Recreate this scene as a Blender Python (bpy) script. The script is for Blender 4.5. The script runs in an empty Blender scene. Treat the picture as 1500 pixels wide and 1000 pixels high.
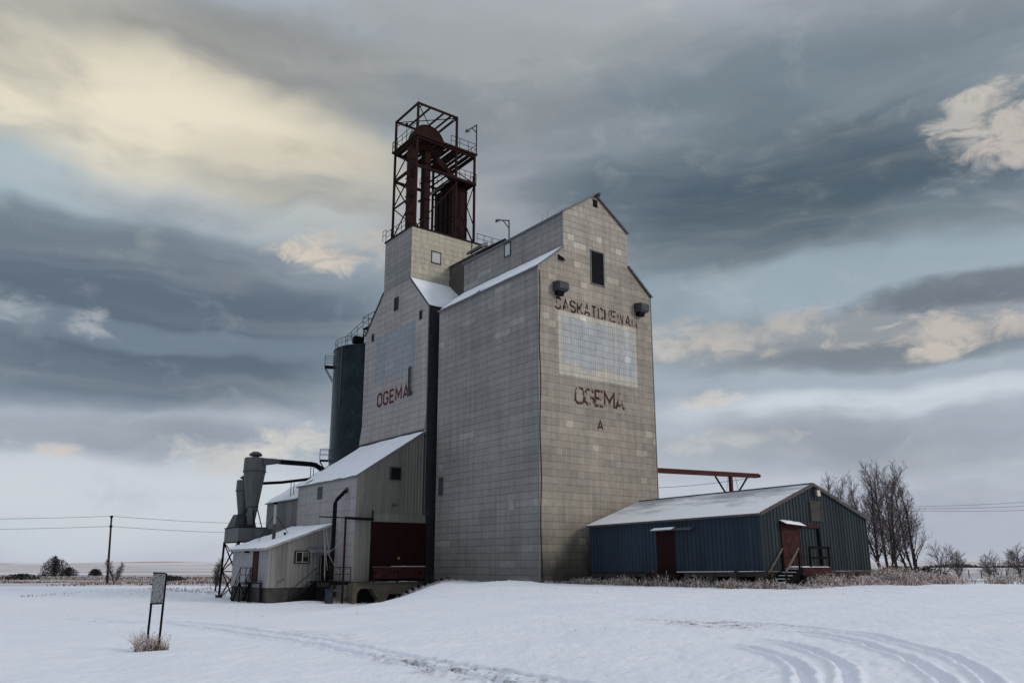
import bpy, math, random
import numpy as np
from mathutils import Vector, Matrix, noise
R = math.radians
random.seed(7); rng = np.random.default_rng(7)
S = bpy.context.scene; COL = S.collection

# ------------------------------------------------------------------ camera
FWD_AZ, PITCH = 53.077, 12.935
cam_d = bpy.data.cameras.new('camera'); cam = bpy.data.objects.new('camera', cam_d); COL.objects.link(cam)
cam.location = (-36.35, -45.12, 1.4)
cam.rotation_euler = (R(90 + PITCH), 0, R(FWD_AZ - 90))
cam_d.sensor_width = 36; cam_d.lens = 1168.2 / 1500 * 36
cam_d.shift_y = 56.8 / 1500; cam_d.clip_start = .1; cam_d.clip_end = 20000
S.camera = cam
S.render.resolution_x = 1024; S.render.resolution_y = 682

# ------------------------------------------------------------------ light
SUN_AZ, SUN_EL = -62.0, 24.0        # towards the sun: right of and behind the camera
sun_d = bpy.data.lights.new('sun', 'SUN'); sun = bpy.data.objects.new('sun', sun_d); COL.objects.link(sun)
sun_d.energy = 1.15; sun_d.angle = R(16); sun_d.color = (1, .9, .78)
dv = Vector((math.cos(R(SUN_AZ)) * math.cos(R(SUN_EL)), math.sin(R(SUN_AZ)) * math.cos(R(SUN_EL)), math.sin(R(SUN_EL))))
sun.rotation_euler = dv.to_track_quat('Z', 'Y').to_euler(); sun.location = (0, 0, 80)
S.view_settings.view_transform = 'Standard'; S.view_settings.look = 'None'
S.view_settings.exposure = .03; S.view_settings.gamma = 1

def lin(c):
    return tuple((v / 12.92 if v <= .04045 else ((v + .055) / 1.055) ** 2.4) for v in [q / 255 for q in c])

class NT:
    """tiny helper for building node trees"""
    def __init__(s, nt): s.nt = nt; s.n = nt.nodes; s.l = nt.links
    def node(s, t, **k):
        n = s.n.new(t)
        for a, b in k.items(): setattr(n, a, b)
        return n
    def setin(s, sock, v):
        if isinstance(v, bpy.types.NodeSocket): s.l.new(v, sock)
        elif v is not None: sock.default_value = v
    def math(s, op, a, b=None, c=None, clamp=False):
        n = s.node('ShaderNodeMath', operation=op); n.use_clamp = clamp
        for i, v in enumerate((a, b, c)):
            if v is not None: s.setin(n.inputs[i], v)
        return n.outputs[0]
    def rng(s, v, a, b, c, d, smooth=False):
        n = s.node('ShaderNodeMapRange'); n.clamp = True
        if smooth: n.interpolation_type = 'SMOOTHSTEP'
        for i, q in enumerate((v, a, b, c, d)): s.setin(n.inputs[i], q)
        return n.outputs[0]
    def mix(s, f, a, b, mode='MIX'):
        n = s.node('ShaderNodeMix', data_type='RGBA', blend_type=mode)
        s.setin(n.inputs[0], f)
        for i, v in ((6, a), (7, b)):
            if isinstance(v, (tuple, list)) and len(v) == 3: v = (*v, 1)
            s.setin(n.inputs[i], v)
        return n.outputs[2]
    def noise(s, vec, scale, detail=4, rough=.55, dist=0, typ='FBM'):
        n = s.node('ShaderNodeTexNoise'); n.noise_dimensions = '3D'
        s.setin(n.inputs['Vector'], vec); n.inputs['Scale'].default_value = scale
        n.inputs['Detail'].default_value = detail; n.inputs['Roughness'].default_value = rough
        n.inputs['Distortion'].default_value = dist
        return n.outputs[0]
    def comb(s, x, y, z=0.0):
        n = s.node('ShaderNodeCombineXYZ')
        for i, v in enumerate((x, y, z)): s.setin(n.inputs[i], v)
        return n.outputs[0]
    def sep(s, v):
        n = s.node('ShaderNodeSeparateXYZ'); s.l.new(v, n.inputs[0]); return n.outputs

# ------------------------------------------------------------------ sky
world = bpy.data.worlds.new('World'); S.world = world; world.use_nodes = True
W = NT(world.node_tree); W.n.clear()
wout = W.node('ShaderNodeOutputWorld'); wbg = W.node('ShaderNodeBackground'); wbg.inputs[1].default_value = .1
W.l.new(wbg.outputs[0], wout.inputs[0])
nish = W.node('ShaderNodeTexSky'); nish.sky_type = 'NISHITA'; nish.sun_disc = False
nish.sun_elevation = R(SUN_EL); nish.sun_rotation = R(90 - SUN_AZ)
gen = W.node('ShaderNodeTexCoord').outputs['Generated']
gx, gy, gz_ = W.sep(gen)
fx, fy = math.cos(R(FWD_AZ)), math.sin(R(FWD_AZ))
fwd = W.math('ADD', W.math('MULTIPLY', gx, fx), W.math('MULTIPLY', gy, fy))
rgt = W.math('SUBTRACT', W.math('MULTIPLY', gx, fy), W.math('MULTIPLY', gy, fx))
U = W.math('MULTIPLY', W.math('ARCTAN2', rgt, fwd), 57.2958)       # azimuth in degrees, clockwise
V = W.math('MULTIPLY', W.math('ARCSINE', gz_), 57.2958)            # elevation in degrees
wa = W.noise(W.comb(W.math('MULTIPLY', U, .07), W.math('MULTIPLY', V, .12), 21.0), 1.0, 3, .5)
wb = W.noise(W.comb(W.math('MULTIPLY', U, .09), W.math('MULTIPLY', V, .16), 42.0), 1.0, 3, .5)
U0, V0 = U, V
U = W.math('ADD', U, W.math('MULTIPLY', W.math('SUBTRACT', wa, .5), 9.0))
V = W.math('ADD', V, W.math('MULTIPLY', W.math('SUBTRACT', wb, .5), 4.2))
st = W.comb(W.math('MULTIPLY', U, .05), W.math('MULTIPLY', V, .18), 0)
st2 = W.comb(W.math('MULTIPLY', U, .2), W.math('MULTIPLY', V, .34), 3.0)
n1 = W.noise(st, 1.0, 6, .5, .25); n2 = W.noise(st2, 1.0, 8, .6, .25)
st3 = W.comb(W.math('MULTIPLY', U0, .33), W.math('MULTIPLY', V0, .62), 6.0)
n4 = W.noise(st3, 1.0, 9, .62, .6)
n3 = W.noise(W.comb(W.math('MULTIPLY', U, .03), W.math('MULTIPLY', V, .35), 9.0), 1.0, 5, .5, .3)
ramp = W.node('ShaderNodeValToRGB'); e = ramp.color_ramp.elements
stops = [(0, (186, 192, 206)), (5, (186, 193, 206)), (9, (176, 185, 197)), (16, (150, 164, 175)), (24, (140, 155, 165)), (32, (148, 156, 161)), (42, (184, 190, 200)), (62, (240, 243, 250)), (90, (255, 255, 255))]
while len(e) < len(stops): e.new(.5)
for el, (v, c) in zip(e, stops): el.position = v / 90; el.color = (*lin(c), 1)
W.l.new(W.math('DIVIDE', V0, 90.0), ramp.inputs[0]); sky = ramp.outputs[0]
def blob(u, v, su, sv, col, amt, rag=.9, nz=None, soft=(1.7, .1), rot=0):
    global sky
    du = W.math('SUBTRACT', U, u); dv_ = W.math('SUBTRACT', V, v)
    if rot: dv_ = W.math('SUBTRACT', dv_, W.math('MULTIPLY', du, rot))
    a = W.math('POWER', W.math('ABSOLUTE', W.math('DIVIDE', du, su)), 2.0)
    b = W.math('POWER', W.math('ABSOLUTE', W.math('DIVIDE', dv_, sv)), 2.0)
    ee = W.math('ADD', a, b)
    ee = W.math('SUBTRACT', ee, W.math('MULTIPLY', W.math('SUBTRACT', nz if nz is not None else n1, .5), rag * 4))
    m = W.rng(ee, soft[0], soft[1], 0.0, amt, True)
    sky = W.mix(m, sky, lin(col))
# broad areas
blob(-33, 31, 17, 4.5, (190, 184, 168), .75)
blob(-18, 33, 13, 3.0, (140, 141, 138), .75)
blob(2, 33, 16, 6, (160, 163, 162), .6)
blob(-26, 27.6, 16, 4.2, (238, 229, 204), .95, .45)
blob(-14, 26, 10, 3.4, (196, 188, 172), .6)
blob(-36, 23, 7, 2.6, (158, 182, 192), .85)
blob(-22, 23.2, 14, 1.6, (183, 190, 192), .75)
blob(-3, 25, 7, 8, (166, 167, 172), .8)
blob(4, 18, 6, 6, (172, 174, 180), .6)
blob(22, 29, 22, 6.0, (112, 127, 138), .85, .6)
blob(20, 24, 17, 5.5, (76, 92, 103), .95, .6)
blob(34, 21, 10, 2.4, (112, 127, 138), .7)
blob(24, 18.6, 17, 2.0, (160, 176, 187), .85, .6)
blob(-26, 16.5, 20, 4.6, (88, 101, 115), .95, .5)
blob(-32, 20.4, 10, 1.3, (112, 124, 134), .8, .8)
blob(-27, 12.0, 18, 2.2, (88, 101, 115), .85, .6)
blob(-24, 14.6, 16, .8, (122, 136, 150), .6, .8)
blob(22, 14.7, 14, 1.8, (142, 146, 150), .85, .9)
blob(31, 16.9, 7, .9, (104, 111, 120), .85, 1.0, n2)
blob(24, 13.4, 12, .8, (96, 110, 120), .5, 1.0)
blob(22, 10.3, 14, 1.2, (206, 216, 222), .9, .6)
blob(24, 7.4, 17, 1.7, (156, 164, 176), .8, .5)
blob(26, 2.6, 16, 2.2, (170, 176, 194), .8, .4)
blob(-26, 4.2, 18, 2.6, (202, 208, 216), .85, .4)
blob(-27, 8.1, 16, 1.5, (140, 150, 162), .65, .6)
blob(-36, 1.2, 12, 1.1, (196, 206, 218), .7, .3)
# sharper, sunlit cumulus scraps
U, V = U0, V0
def cum(u, v, su, sv, col=(214, 206, 192), amt=.95, rot=0): blob(u, v, su * 1.05, sv * 1.1, col, amt, 2.0, n4, (1.75, -.7), rot)
cum(-14.6, 21.2, 2.6, 1.2, (216, 204, 186)); cum(-11.4, 21.9, 3.0, 1.0, (196, 188, 178), .8)
cum(33.4, 27.0, 3.0, 1.6, (208, 200, 188)); cum(35.0, 25.3, 3.2, 1.7, (196, 188, 180)); cum(31.0, 27.2, 1.5, .7, (196, 192, 186), .9); cum(31.8, 23.4, 1.8, .8, (150, 158, 164), .7)
cum(17.0, 15.7, 7.5, 1.0, (186, 182, 176)); cum(14.0, 14.6, 5.0, .8, (190, 186, 180)); cum(30.5, 14.6, 6.0, .9, (196, 188, 178), .9); cum(28.8, 13.1, 1.8, .5, (200, 192, 182), .9)
cum(-18.4, 7.4, 3.9, 1.0, (214, 210, 204)); cum(-15.0, 8.5, 2.6, .8, (214, 211, 206)); cum(-20.5, 6.6, 3.0, .7, (206, 206, 206), .8)
cum(-30.3, 6.9, 1.6, .45, (206, 198, 190), .9); cum(-33.6, 15.4, 2.6, .9, (158, 166, 172), .9); cum(-28.8, 15.0, 1.4, .8, (168, 174, 178), .9)
cum(14.2, 11.1, 2.2, .5, (216, 212, 204), .9); cum(16.4, 8.5, 3.2, .5, (196, 196, 198), .8); cum(12.6, 8.0, 1.6, .6, (200, 200, 202), .8)
# fine streaks and mottling everywhere, then thin gaps through which the clear sky shows
sky = W.mix(W.rng(n3, .44, .72, 0.0, .16, True), sky, lin((208, 210, 208)))
sky = W.mix(W.rng(n1, .52, .28, 0.0, .34, True), sky, lin((92, 104, 116)))
sky = W.mix(W.rng(n2, .47, .30, 0.0, .12, True), sky, lin((104, 114, 124)))
sky = W.mix(W.rng(n2, .52, .74, 0.0, .14, True), sky, lin((214, 212, 206)))
bright = W.node('ShaderNodeVectorMath', operation='SCALE'); W.l.new(sky, bright.inputs[0]); bright.inputs['Scale'].default_value = 10.0
W.l.new(W.mix(.93, nish.outputs[0], bright.outputs[0]), wbg.inputs[0])

# ------------------------------------------------------------------ materials
MATS = {}
def new_mat(name):
    m = bpy.data.materials.new(name); m.use_nodes = True; MATS[name] = m
    t = NT(m.node_tree); b = t.n['Principled BSDF']
    return m, t, b
def bump(t, b, h, strength, dist):
    n = t.node('ShaderNodeBump'); n.inputs['Strength'].default_value = strength; n.inputs['Distance'].default_value = dist
    t.l.new(h, n.inputs['Height']); t.l.new(n.outputs[0], b.inputs['Normal'])
def simple(name, col, rough=.7, metal=0, var=.25, scale=2.0, rust=None, rust_amt=.3, bmp=.15, streak=False, panel=0):
    m, t, b = new_mat(name)
    v = t.node('ShaderNodeTexCoord').outputs['Object']
    if streak:
        mp = t.node('ShaderNodeMapping'); mp.inputs['Scale'].default_value = (1, 1, .12); t.l.new(v, mp.inputs[0]); v2 = mp.outputs[0]
    else: v2 = v
    n = t.noise(v2, scale, 6, .6)
    c = t.mix(t.rng(n, .3, .7, 0.0, 1.0), tuple(x * (1 - var) for x in col), tuple(min(1, x * (1 + var)) for x in col))
    if rust:
        r = t.noise(v2, scale * 1.7, 8, .7); c = t.mix(t.rng(r, .52, .66, 0.0, rust_amt), c, rust)
    if panel:      # every sheet has faded a little differently
        u, vv, _ = t.sep(t.node('ShaderNodeUVMap').outputs[0]); wn = t.node('ShaderNodeTexWhiteNoise', noise_dimensions='1D'); t.l.new(t.math('FLOOR', t.math('DIVIDE', u, panel)), wn.inputs['W'])
        st_ = t.noise(t.comb(t.math('MULTIPLY', u, 3.5), t.math('MULTIPLY', vv, .25), 3.0), 1.0, 5, .7)
        sc = t.node('ShaderNodeVectorMath', operation='SCALE'); t.l.new(c, sc.inputs[0]); t.l.new(t.math('MULTIPLY', t.rng(wn.outputs[0], 0.0, 1.0, .82, 1.16), t.rng(st_, .3, .7, .8, 1.22)), sc.inputs['Scale']); c = sc.outputs[0]
    t.l.new(c, b.inputs['Base Color']); b.inputs['Roughness'].default_value = rough; b.inputs['Metallic'].default_value = metal
    b.inputs['Specular IOR Level'].default_value = .12
    if bmp: bump(t, b, t.noise(v, scale * 12, 4, .6), bmp, .01)
    return m

def uv_tiles(name, c1, c2, tw=.67, th=.545, seam_u=.45, seam_v=.8, var=.2, rough=.6, spec=.22, fresh_amt=.35, foot_dark=0, rib=.22, ribk=.24):
    """stamped tin tiles: every sheet its own tone, dark laps, fine ribs"""
    m, t, b = new_mat(name)
    uv = t.node('ShaderNodeUVMap').outputs[0]; u, v, _ = t.sep(uv)
    fv = t.math('DIVIDE', v, th); row = t.math('FLOOR', fv); rv = t.math('SUBTRACT', fv, row)
    wob = t.noise(t.comb(t.math('MULTIPLY', u, .35), t.math('MULTIPLY', v, .35), 2.0), 1.0, 3)
    wn = t.node('ShaderNodeTexWhiteNoise', noise_dimensions='1D'); t.l.new(row, wn.inputs['W'])
    shift = t.math('MULTIPLY', t.math('FLOOR', t.math('MULTIPLY', wn.outputs[0], 3.0)), .333)
    fu = t.math('ADD', t.math('DIVIDE', u, tw), shift); cl = t.math('FLOOR', fu); ru = t.math('SUBTRACT', fu, cl)
    wt = t.node('ShaderNodeTexWhiteNoise', noise_dimensions='2D'); t.l.new(t.comb(cl, row), wt.inputs['Vector'])
    tone = wt.outputs[0]
    # sheets come in runs of a few tiles with the same tone
    wr = t.node('ShaderNodeTexWhiteNoise', noise_dimensions='2D'); t.l.new(t.comb(t.math('FLOOR', t.math('DIVIDE', cl, 3.0)), row, 4), wr.inputs['Vector'])
    wrow = t.node('ShaderNodeTexWhiteNoise', noise_dimensions='1D'); t.l.new(t.math('ADD', row, 77.7), wrow.inputs['W'])
    tone = t.math('ADD', t.math('ADD', t.math('MULTIPLY', tone, .4), t.math('MULTIPLY', wr.outputs[0], .35)), t.math('MULTIPLY', wrow.outputs[0], .25))
    big = t.noise(uv, .16, 5, .6)
    c = t.mix(t.rng(big, .32, .68, 0.0, 1.0), c1, c2)
    k = t.rng(tone, .1, .9, 1 - var, 1 + var)
    streak = t.noise(t.comb(t.math('MULTIPLY', u, 2.2), t.math('MULTIPLY', v, .12), 5.0), 1.0, 5, .65)
    k = t.math('MULTIPLY', k, t.rng(streak, .3, .7, .82, 1.15))
    mott = t.noise(uv, 2.6, 6, .7)
    k = t.math('MULTIPLY', k, t.rng(mott, .3, .72, .88, 1.12))
    # a few newer, brighter sheets
    fresh = t.rng(wt.outputs[0], .968, .972, 0.0, 1.0)
    k = t.math('MULTIPLY', k, t.math('ADD', 1.0, t.math('MULTIPLY', fresh, fresh_amt)))
    sv = t.math('MULTIPLY', t.rng(rv, 0.0, .10, 1.0, 0.0), t.rng(mott, .25, .6, seam_v, seam_v * .55))
    brk = t.noise(t.comb(u, v, 7.7), 1.3, 3)
    su = t.math('MULTIPLY', t.rng(t.math('MINIMUM', ru, t.math('SUBTRACT', 1.0, ru)), .0, .045, 1.0, 0.0), t.rng(brk, .35, .6, 0.0, seam_u))
    ribf = t.math('FRACT', t.math('DIVIDE', u, rib)); ribm = t.math('ABSOLUTE', t.math('SUBTRACT', ribf, .5))
    rb = t.math('MULTIPLY', t.rng(ribm, .0, .14, 1.0, 0.0), t.rng(brk, .7, .35, ribk * .25, ribk))
    dark = t.math('MULTIPLY', t.math('MULTIPLY', t.math('SUBTRACT', 1.0, sv), t.math('SUBTRACT', 1.0, su)), t.math('SUBTRACT', 1.0, rb))
    k = t.math('MULTIPLY', k, dark)
    if foot_dark:      # colour gets darker towards the bottom of the wall, with a ragged edge
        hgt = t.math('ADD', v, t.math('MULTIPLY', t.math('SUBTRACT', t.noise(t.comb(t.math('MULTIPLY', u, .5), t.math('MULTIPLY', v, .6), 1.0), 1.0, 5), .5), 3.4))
        k = t.math('MULTIPLY', k, t.rng(hgt, -.6, 5.6, 1 - foot_dark, 1.0, True))
    sc = t.node('ShaderNodeVectorMath', operation='SCALE'); t.l.new(c, sc.inputs[0]); t.l.new(k, sc.inputs['Scale'])
    t.l.new(sc.outputs[0], b.inputs['Base Color'])
    b.inputs['Roughness'].default_value = rough; b.inputs['Specular IOR Level'].default_value = spec; b.inputs['Metallic'].default_value = 0.05
    h = t.math('SUBTRACT', t.math('ADD', t.math('MULTIPLY', tone, .3 if tw < 1 else 0.0), t.math('MULTIPLY', t.noise(uv, 1.1, 3), .9)), t.math('ADD', t.math('MULTIPLY', sv, 1.2), rb))
    bump(t, b, h, .45, .03)
    return m

M_A_R = uv_tiles('weathered_tin_front', (.34, .305, .255), (.25, .228, .192), var=.17, foot_dark=.85, seam_u=.3, seam_v=.75, ribk=.4, fresh_amt=.25)
M_A_L = uv_tiles('weathered_tin_side', (.272, .262, .252), (.205, .198, .192), tw=2.1, seam_u=.04, seam_v=1.0, var=.11, foot_dark=.45, ribk=.05, fresh_amt=.2)
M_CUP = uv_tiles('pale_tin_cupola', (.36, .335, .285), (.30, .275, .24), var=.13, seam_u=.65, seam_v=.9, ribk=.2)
M_B_L = uv_tiles('light_tin_side', (.335, .315, .302), (.275, .26, .252), tw=2.6, th=.62, seam_u=.02, seam_v=.95, var=.06, rib=.8, ribk=.0, fresh_amt=.1)
M_B_BOX = uv_tiles('lit_tin_box', (.47, .44, .36), (.39, .365, .30), var=.07, seam_u=.6, seam_v=.75, fresh_amt=.12)  # extra sky light on the head box is put into its paler colour
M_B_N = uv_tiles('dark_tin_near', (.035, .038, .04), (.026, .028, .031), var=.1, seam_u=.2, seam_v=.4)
M_SIGN = uv_tiles('faded_sign_paint', (.48, .465, .41), (.43, .415, .365), var=.1, seam_u=.5, seam_v=.75, ribk=.4)
M_SIGNB = uv_tiles('faded_sign_blue', (.36, .39, .42), (.41, .42, .415), var=.12, seam_u=.5, seam_v=.75, ribk=.4)
M_SIGNL = uv_tiles('faded_sign_blue_side', (.235, .262, .30), (.272, .288, .312), tw=1.6, th=.62, seam_u=.05, seam_v=.7, var=.06, rib=.8, ribk=.06, fresh_amt=.1)
M_SNOW, t, b = new_mat('snow')
v = t.node('ShaderNodeTexCoord').outputs['Object']
c = t.mix(t.rng(t.noise(v, .5, 6), .3, .7, 0.0, 1.0), (.745, .795, .88), (.815, .855, .925))
t.l.new(c, b.inputs['Base Color']); b.inputs['Roughness'].default_value = .75; b.inputs['Specular IOR Level'].default_value = .2
bump(t, b, t.math('ADD', t.noise(v, 3, 6, .65), t.math('MULTIPLY', t.noise(v, 30, 3), .2)), .5, .05)

def thin_snow(name, under, lo, hi, cover_axis=None):
    m, t, b = new_mat(name); v = t.node('ShaderNodeUVMap').outputs[0]
    u_, v_, _ = t.sep(v)
    n = t.noise(t.comb(t.math('MULTIPLY', u_, .22), t.math('MULTIPLY', v_, .7)), 1.0, 7, .68)
    if cover_axis is not None: n = t.math('ADD', n, t.rng(v_, 0.0, cover_axis, .24, -.10))
    f = t.rng(n, lo, hi, 0.0, 1.0)
    ribs = t.math('ABSOLUTE', t.math('SUBTRACT', t.math('FRACT', t.math('DIVIDE', u_, .3)), .5))
    cu = t.mix(t.rng(ribs, .0, .12, .3, 0.0), under, tuple(x * .5 for x in under))
    t.l.new(t.mix(f, cu, (.72, .75, .80)), b.inputs['Base Color']); b.inputs['Roughness'].default_value = .6
    bump(t, b, n, .4, .04); return m
M_SHEDROOF = thin_snow('shed_roof_snowy_metal', (.30, .32, .37), .41, .60, 6.3)
M_ROOFMETAL = thin_snow('roof_metal_dusted', (.30, .32, .36), .35, .6)

M_TRIM = simple('dark_trim', (.045, .05, .055), .6)
M_TRIML = simple('grey_trim', (.14, .155, .17), .6, var=.2)
M_RED = simple('red_oxide_steel', (.019, .006, .0055), .75, rust=(.018, .011, .010), rust_amt=.6, streak=True, scale=1.2)
M_REDBEAM = simple('rusty_red_beam', (.062, .018, .014), .75, rust=(.035, .018, .013), rust_amt=.5)
M_REDDOOR = simple('dark_red_paint', (.016, .0035, .0035), .7, var=.3, rust=(.014, .007, .007), rust_amt=.5, streak=True, scale=1.5)
M_REDDOOR2 = simple('worn_red_paint', (.04, .0105, .010), .7, var=.4, rust=(.14, .11, .10), rust_amt=.18, scale=3)
M_SILO = simple('blue_black_silo', (.017, .025, .030), .32, metal=.35, var=.35, scale=.5, rust=(.05, .08, .09), rust_amt=.35, streak=False)
M_GALV = simple('galvanised_steel', (.10, .107, .11), .5, metal=.35, var=.28, scale=1.3, rust=(.10, .09, .08), rust_amt=.45, streak=True)
M_GALVD = simple('dark_galvanised', (.06, .066, .07), .5, metal=.2, var=.3, rust=(.07, .05, .04), rust_amt=.5)
M_STEEL = simple('black_steel', (.009, .009, .010), .85)
M_STEEL.node_tree.nodes['Principled BSDF'].inputs['Specular IOR Level'].default_value = .03
M_DARK = simple('unlit_opening', (.008, .008, .009), .9, bmp=0)
M_GLASS, t, b = new_mat('window_glass'); b.inputs['Base Color'].default_value = (.006, .007, .008, 1); b.inputs['Roughness'].default_value = .3; b.inputs['Specular IOR Level'].default_value = .12
M_GLASSW = simple('pale_window_panel', (.44, .46, .48), .4, var=.08)
M_FRAMEL = simple('pale_frame', (.32, .33, .32), .6)
M_CORRL = simple('pale_corrugated', (.185, .177, .157), .5, panel=.98, metal=.1, var=.14, scale=.8, streak=True)
M_CORRW = simple('light_corrugated', (.24, .232, .222), .5, panel=.98, var=.12, scale=.8, streak=True)
M_BLUE = simple('blue_corrugated', (.025, .040, .057), .5, panel=.98, var=.2, scale=.6, streak=True, rust=(.026, .038, .048), rust_amt=.5)
M_BLUEG = simple('grey_blue_corrugated', (.031, .040, .047), .5, panel=.98, var=.2, scale=.6, streak=True, rust=(.03, .037, .037), rust_amt=.5)
M_CONC = simple('stained_concrete', (.12, .10, .075), .9, var=.35, scale=.9, rust=(.08, .065, .05), rust_amt=.6)
M_CONCG = simple('dark_concrete', (.065, .062, .055), .9, var=.3, scale=1.2)
M_WOOD = simple('weathered_wood', (.06, .048, .04), .85, var=.4, scale=3)
M_WOODL = simple('pale_old_wood', (.14, .115, .095), .85, var=.3, scale=3)
M_BARK = simple('dark_bark', (.035, .029, .028), .9, var=.4, scale=6)
M_TWIG = simple('frosty_twigs', (.13, .105, .105), .9, var=.35, scale=4, bmp=0)
M_GR1 = simple('dry_grass_tan', (.30, .205, .145), .9, var=.3, scale=3, bmp=0)
M_GR2 = simple('frosted_grass', (.62, .58, .58), .9, var=.2, scale=3, bmp=0)
M_GR3 = simple('brown_weed', (.12, .075, .055), .9, var=.3, scale=3, bmp=0)
M_PATCH = simple('newer_tin_patch', (.27, .265, .265), .6)
M_BULB = simple('lamp_lens', (.55, .5, .42), .3)
M_BRASS = simple('brass_lock', (.35, .24, .08), .4, metal=.5)
M_WIRE = simple('wire_grey', (.10, .105, .12), .6, bmp=0)
def worn_paint(name, col, lo, hi, grad=0.0, sc=(4.6, 1.0, 1.5)):
    """paint that has flaked off in slivers along the ribs of the sheets"""
    m, t, b = new_mat(name); v = t.node('ShaderNodeTexCoord').outputs['Object']; x, y, z = t.sep(v)
    b.inputs['Base Color'].default_value = (*col, 1); b.inputs['Roughness'].default_value = .75; b.inputs['Specular IOR Level'].default_value = .1
    mp = t.node('ShaderNodeMapping'); mp.inputs['Scale'].default_value = sc; t.l.new(v, mp.inputs[0])
    n = t.noise(mp.outputs[0], 1.0, 5, .7); n = t.math('ADD', n, t.math('MULTIPLY', t.noise(v, .9, 2), .5))
    n = t.math('SUBTRACT', n, t.math('MULTIPLY', t.math('ABSOLUTE', t.math('ADD', x, 1.6)), grad))
    tr = t.node('ShaderNodeBsdfTransparent'); mx = t.node('ShaderNodeMixShader')
    t.l.new(t.rng(n, lo, hi, 0.0, 1.0), mx.inputs[0])
    t.l.new(tr.outputs[0], mx.inputs[1]); t.l.new(b.outputs[0], mx.inputs[2]); t.l.new(mx.outputs[0], t.n['Material Output'].inputs[0]); return m
M_LETW = worn_paint('flaking_red_letters', (.052, .02, .017), .62, .68, .024)
M_LETO = worn_paint('badly_flaking_letters', (.06, .028, .023), .705, .765, 0.0)
M_LETF = simple('red_letters', (.085, .010, .011), .6, bmp=0)

# ------------------------------------------------------------------ geometry helpers
class MB:
    def __init__(s): s.v = []; s.f = []; s.mi = []; s.st = []
    def mark(s): s.st.append((len(s.v), len(s.f)))
    def face(s, pts, mi=0):
        i = len(s.v); s.v += [tuple(p) for p in pts]; s.f.append(tuple(range(i, i + len(pts)))); s.mi.append(mi)
    def box(s, x0, x1, y0, y1, z0, z1, mi=0):
        s.mark()
        p = [(x, y, z) for z in (z0, z1) for x, y in ((x0, y0), (x1, y0), (x1, y1), (x0, y1))]
        for q in ((3, 2, 1, 0), (4, 5, 6, 7), (0, 1, 5, 4), (1, 2, 6, 5), (2, 3, 7, 6), (3, 0, 4, 7)): s.face([p[k] for k in q], mi)
        return s
    def prism(s, poly, d, mi=0):
        """extrude the polygon (3D points) by vector d"""
        s.mark()
        d = Vector(d); a = [Vector(p) for p in poly]; bq = [p + d for p in a]
        n = Vector((0, 0, 0))
        for i in range(len(a)): n += a[i].cross(a[(i + 1) % len(a)])
        if n.dot(d) > 0: a, bq = bq, a
        s.face(a, mi); s.face(bq[::-1], mi)
        for i in range(len(a)):
            j = (i + 1) % len(a); s.face([a[j], a[i], bq[i], bq[j]], mi)
        return s
    def slab(s, a, b_, c, d, th, mi=0):
        a, b_, c, d = map(Vector, (a, b_, c, d)); n = (b_ - a).cross(d - a).normalized()
        if n.z < 0: n = -n
        return s.prism([a, b_, c, d], n * -th, mi)
    def bar(s, a, b_, w, h=None, mi=0, up=(0, 0, 1)):
        s.mark()
        h = h or w; a = Vector(a); b_ = Vector(b_); d = (b_ - a).normalized(); up = Vector(up)
        if abs(d.dot(up)) > .99: up = Vector((1, 0, 0))
        x = d.cross(up).normalized() * w / 2; y = x.cross(d).normalized() * h / 2
        q = [a - x - y, a + x - y, a + x + y, a - x + y]; r = [p + (b_ - a) for p in q]
        s.face(q, mi); s.face(r[::-1], mi)
        for i in range(4):
            j = (i + 1) % 4; s.face([q[j], q[i], r[i], r[j]], mi)
        return s
    def tube(s, pts, rad, n=8, mi=0, cap=True):
        s.mark()
        pts = [Vector(p) for p in pts]; rad = rad if isinstance(rad, (list, tuple)) else [rad] * len(pts)
        rings = []
        ref = Vector((.31, .17, .93))
        for i, p in enumerate(pts):
            d = (pts[min(i + 1, len(pts) - 1)] - pts[max(i - 1, 0)]).normalized()
            rf = ref if abs(d.dot(ref)) < .95 else Vector((1, 0, 0))
            x = d.cross(rf).normalized(); y = d.cross(x)
            i0 = len(s.v)
            for k in range(n):
                an = 2 * math.pi * k / n; s.v.append(tuple(p + (x * math.cos(an) + y * math.sin(an)) * rad[i]))
            rings.append(i0)
        for a, b_ in zip(rings, rings[1:]):
            for k in range(n):
                j = (k + 1) % n; s.f.append((a + k, a + j, b_ + j, b_ + k)); s.mi.append(mi)
        if cap and n > 3:
            s.f.append(tuple(rings[0] + k for k in range(n))[::-1]); s.mi.append(mi); s.f.append(tuple(rings[-1] + k for k in range(n))); s.mi.append(mi)
        return s
    def corr(s, a, b_, top, z0, pitch=.3, depth=.035, mi=0, nrm=None):
        """real corrugated sheet from a to b (xy), its top edge given by top(t)"""
        a = Vector((*a, 0)); b_ = Vector((*b_, 0)); L = (b_ - a).length; d = (b_ - a) / L
        n = Vector(nrm) if nrm else Vector((d.y, -d.x, 0)); k = int(L / pitch); pr = []
        for i in range(k):
            t0 = i / k
            for q, o in ((0, 0), (.55, 0), (.68, 1), (.87, 1)): pr.append((t0 + q / k, o))
        pr.append((1, 0))
        zf = z0 if callable(z0) else (lambda t: z0)
        for (t0, o0), (t1, o1) in zip(pr, pr[1:]):
            p = a + d * L * t0 + n * o0 * depth; q = a + d * L * t1 + n * o1 * depth
            s.face([(p.x, p.y, zf(t0)), (q.x, q.y, zf(t1)), (q.x, q.y, top(t1)), (p.x, p.y, top(t0))], mi)
        return s

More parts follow.
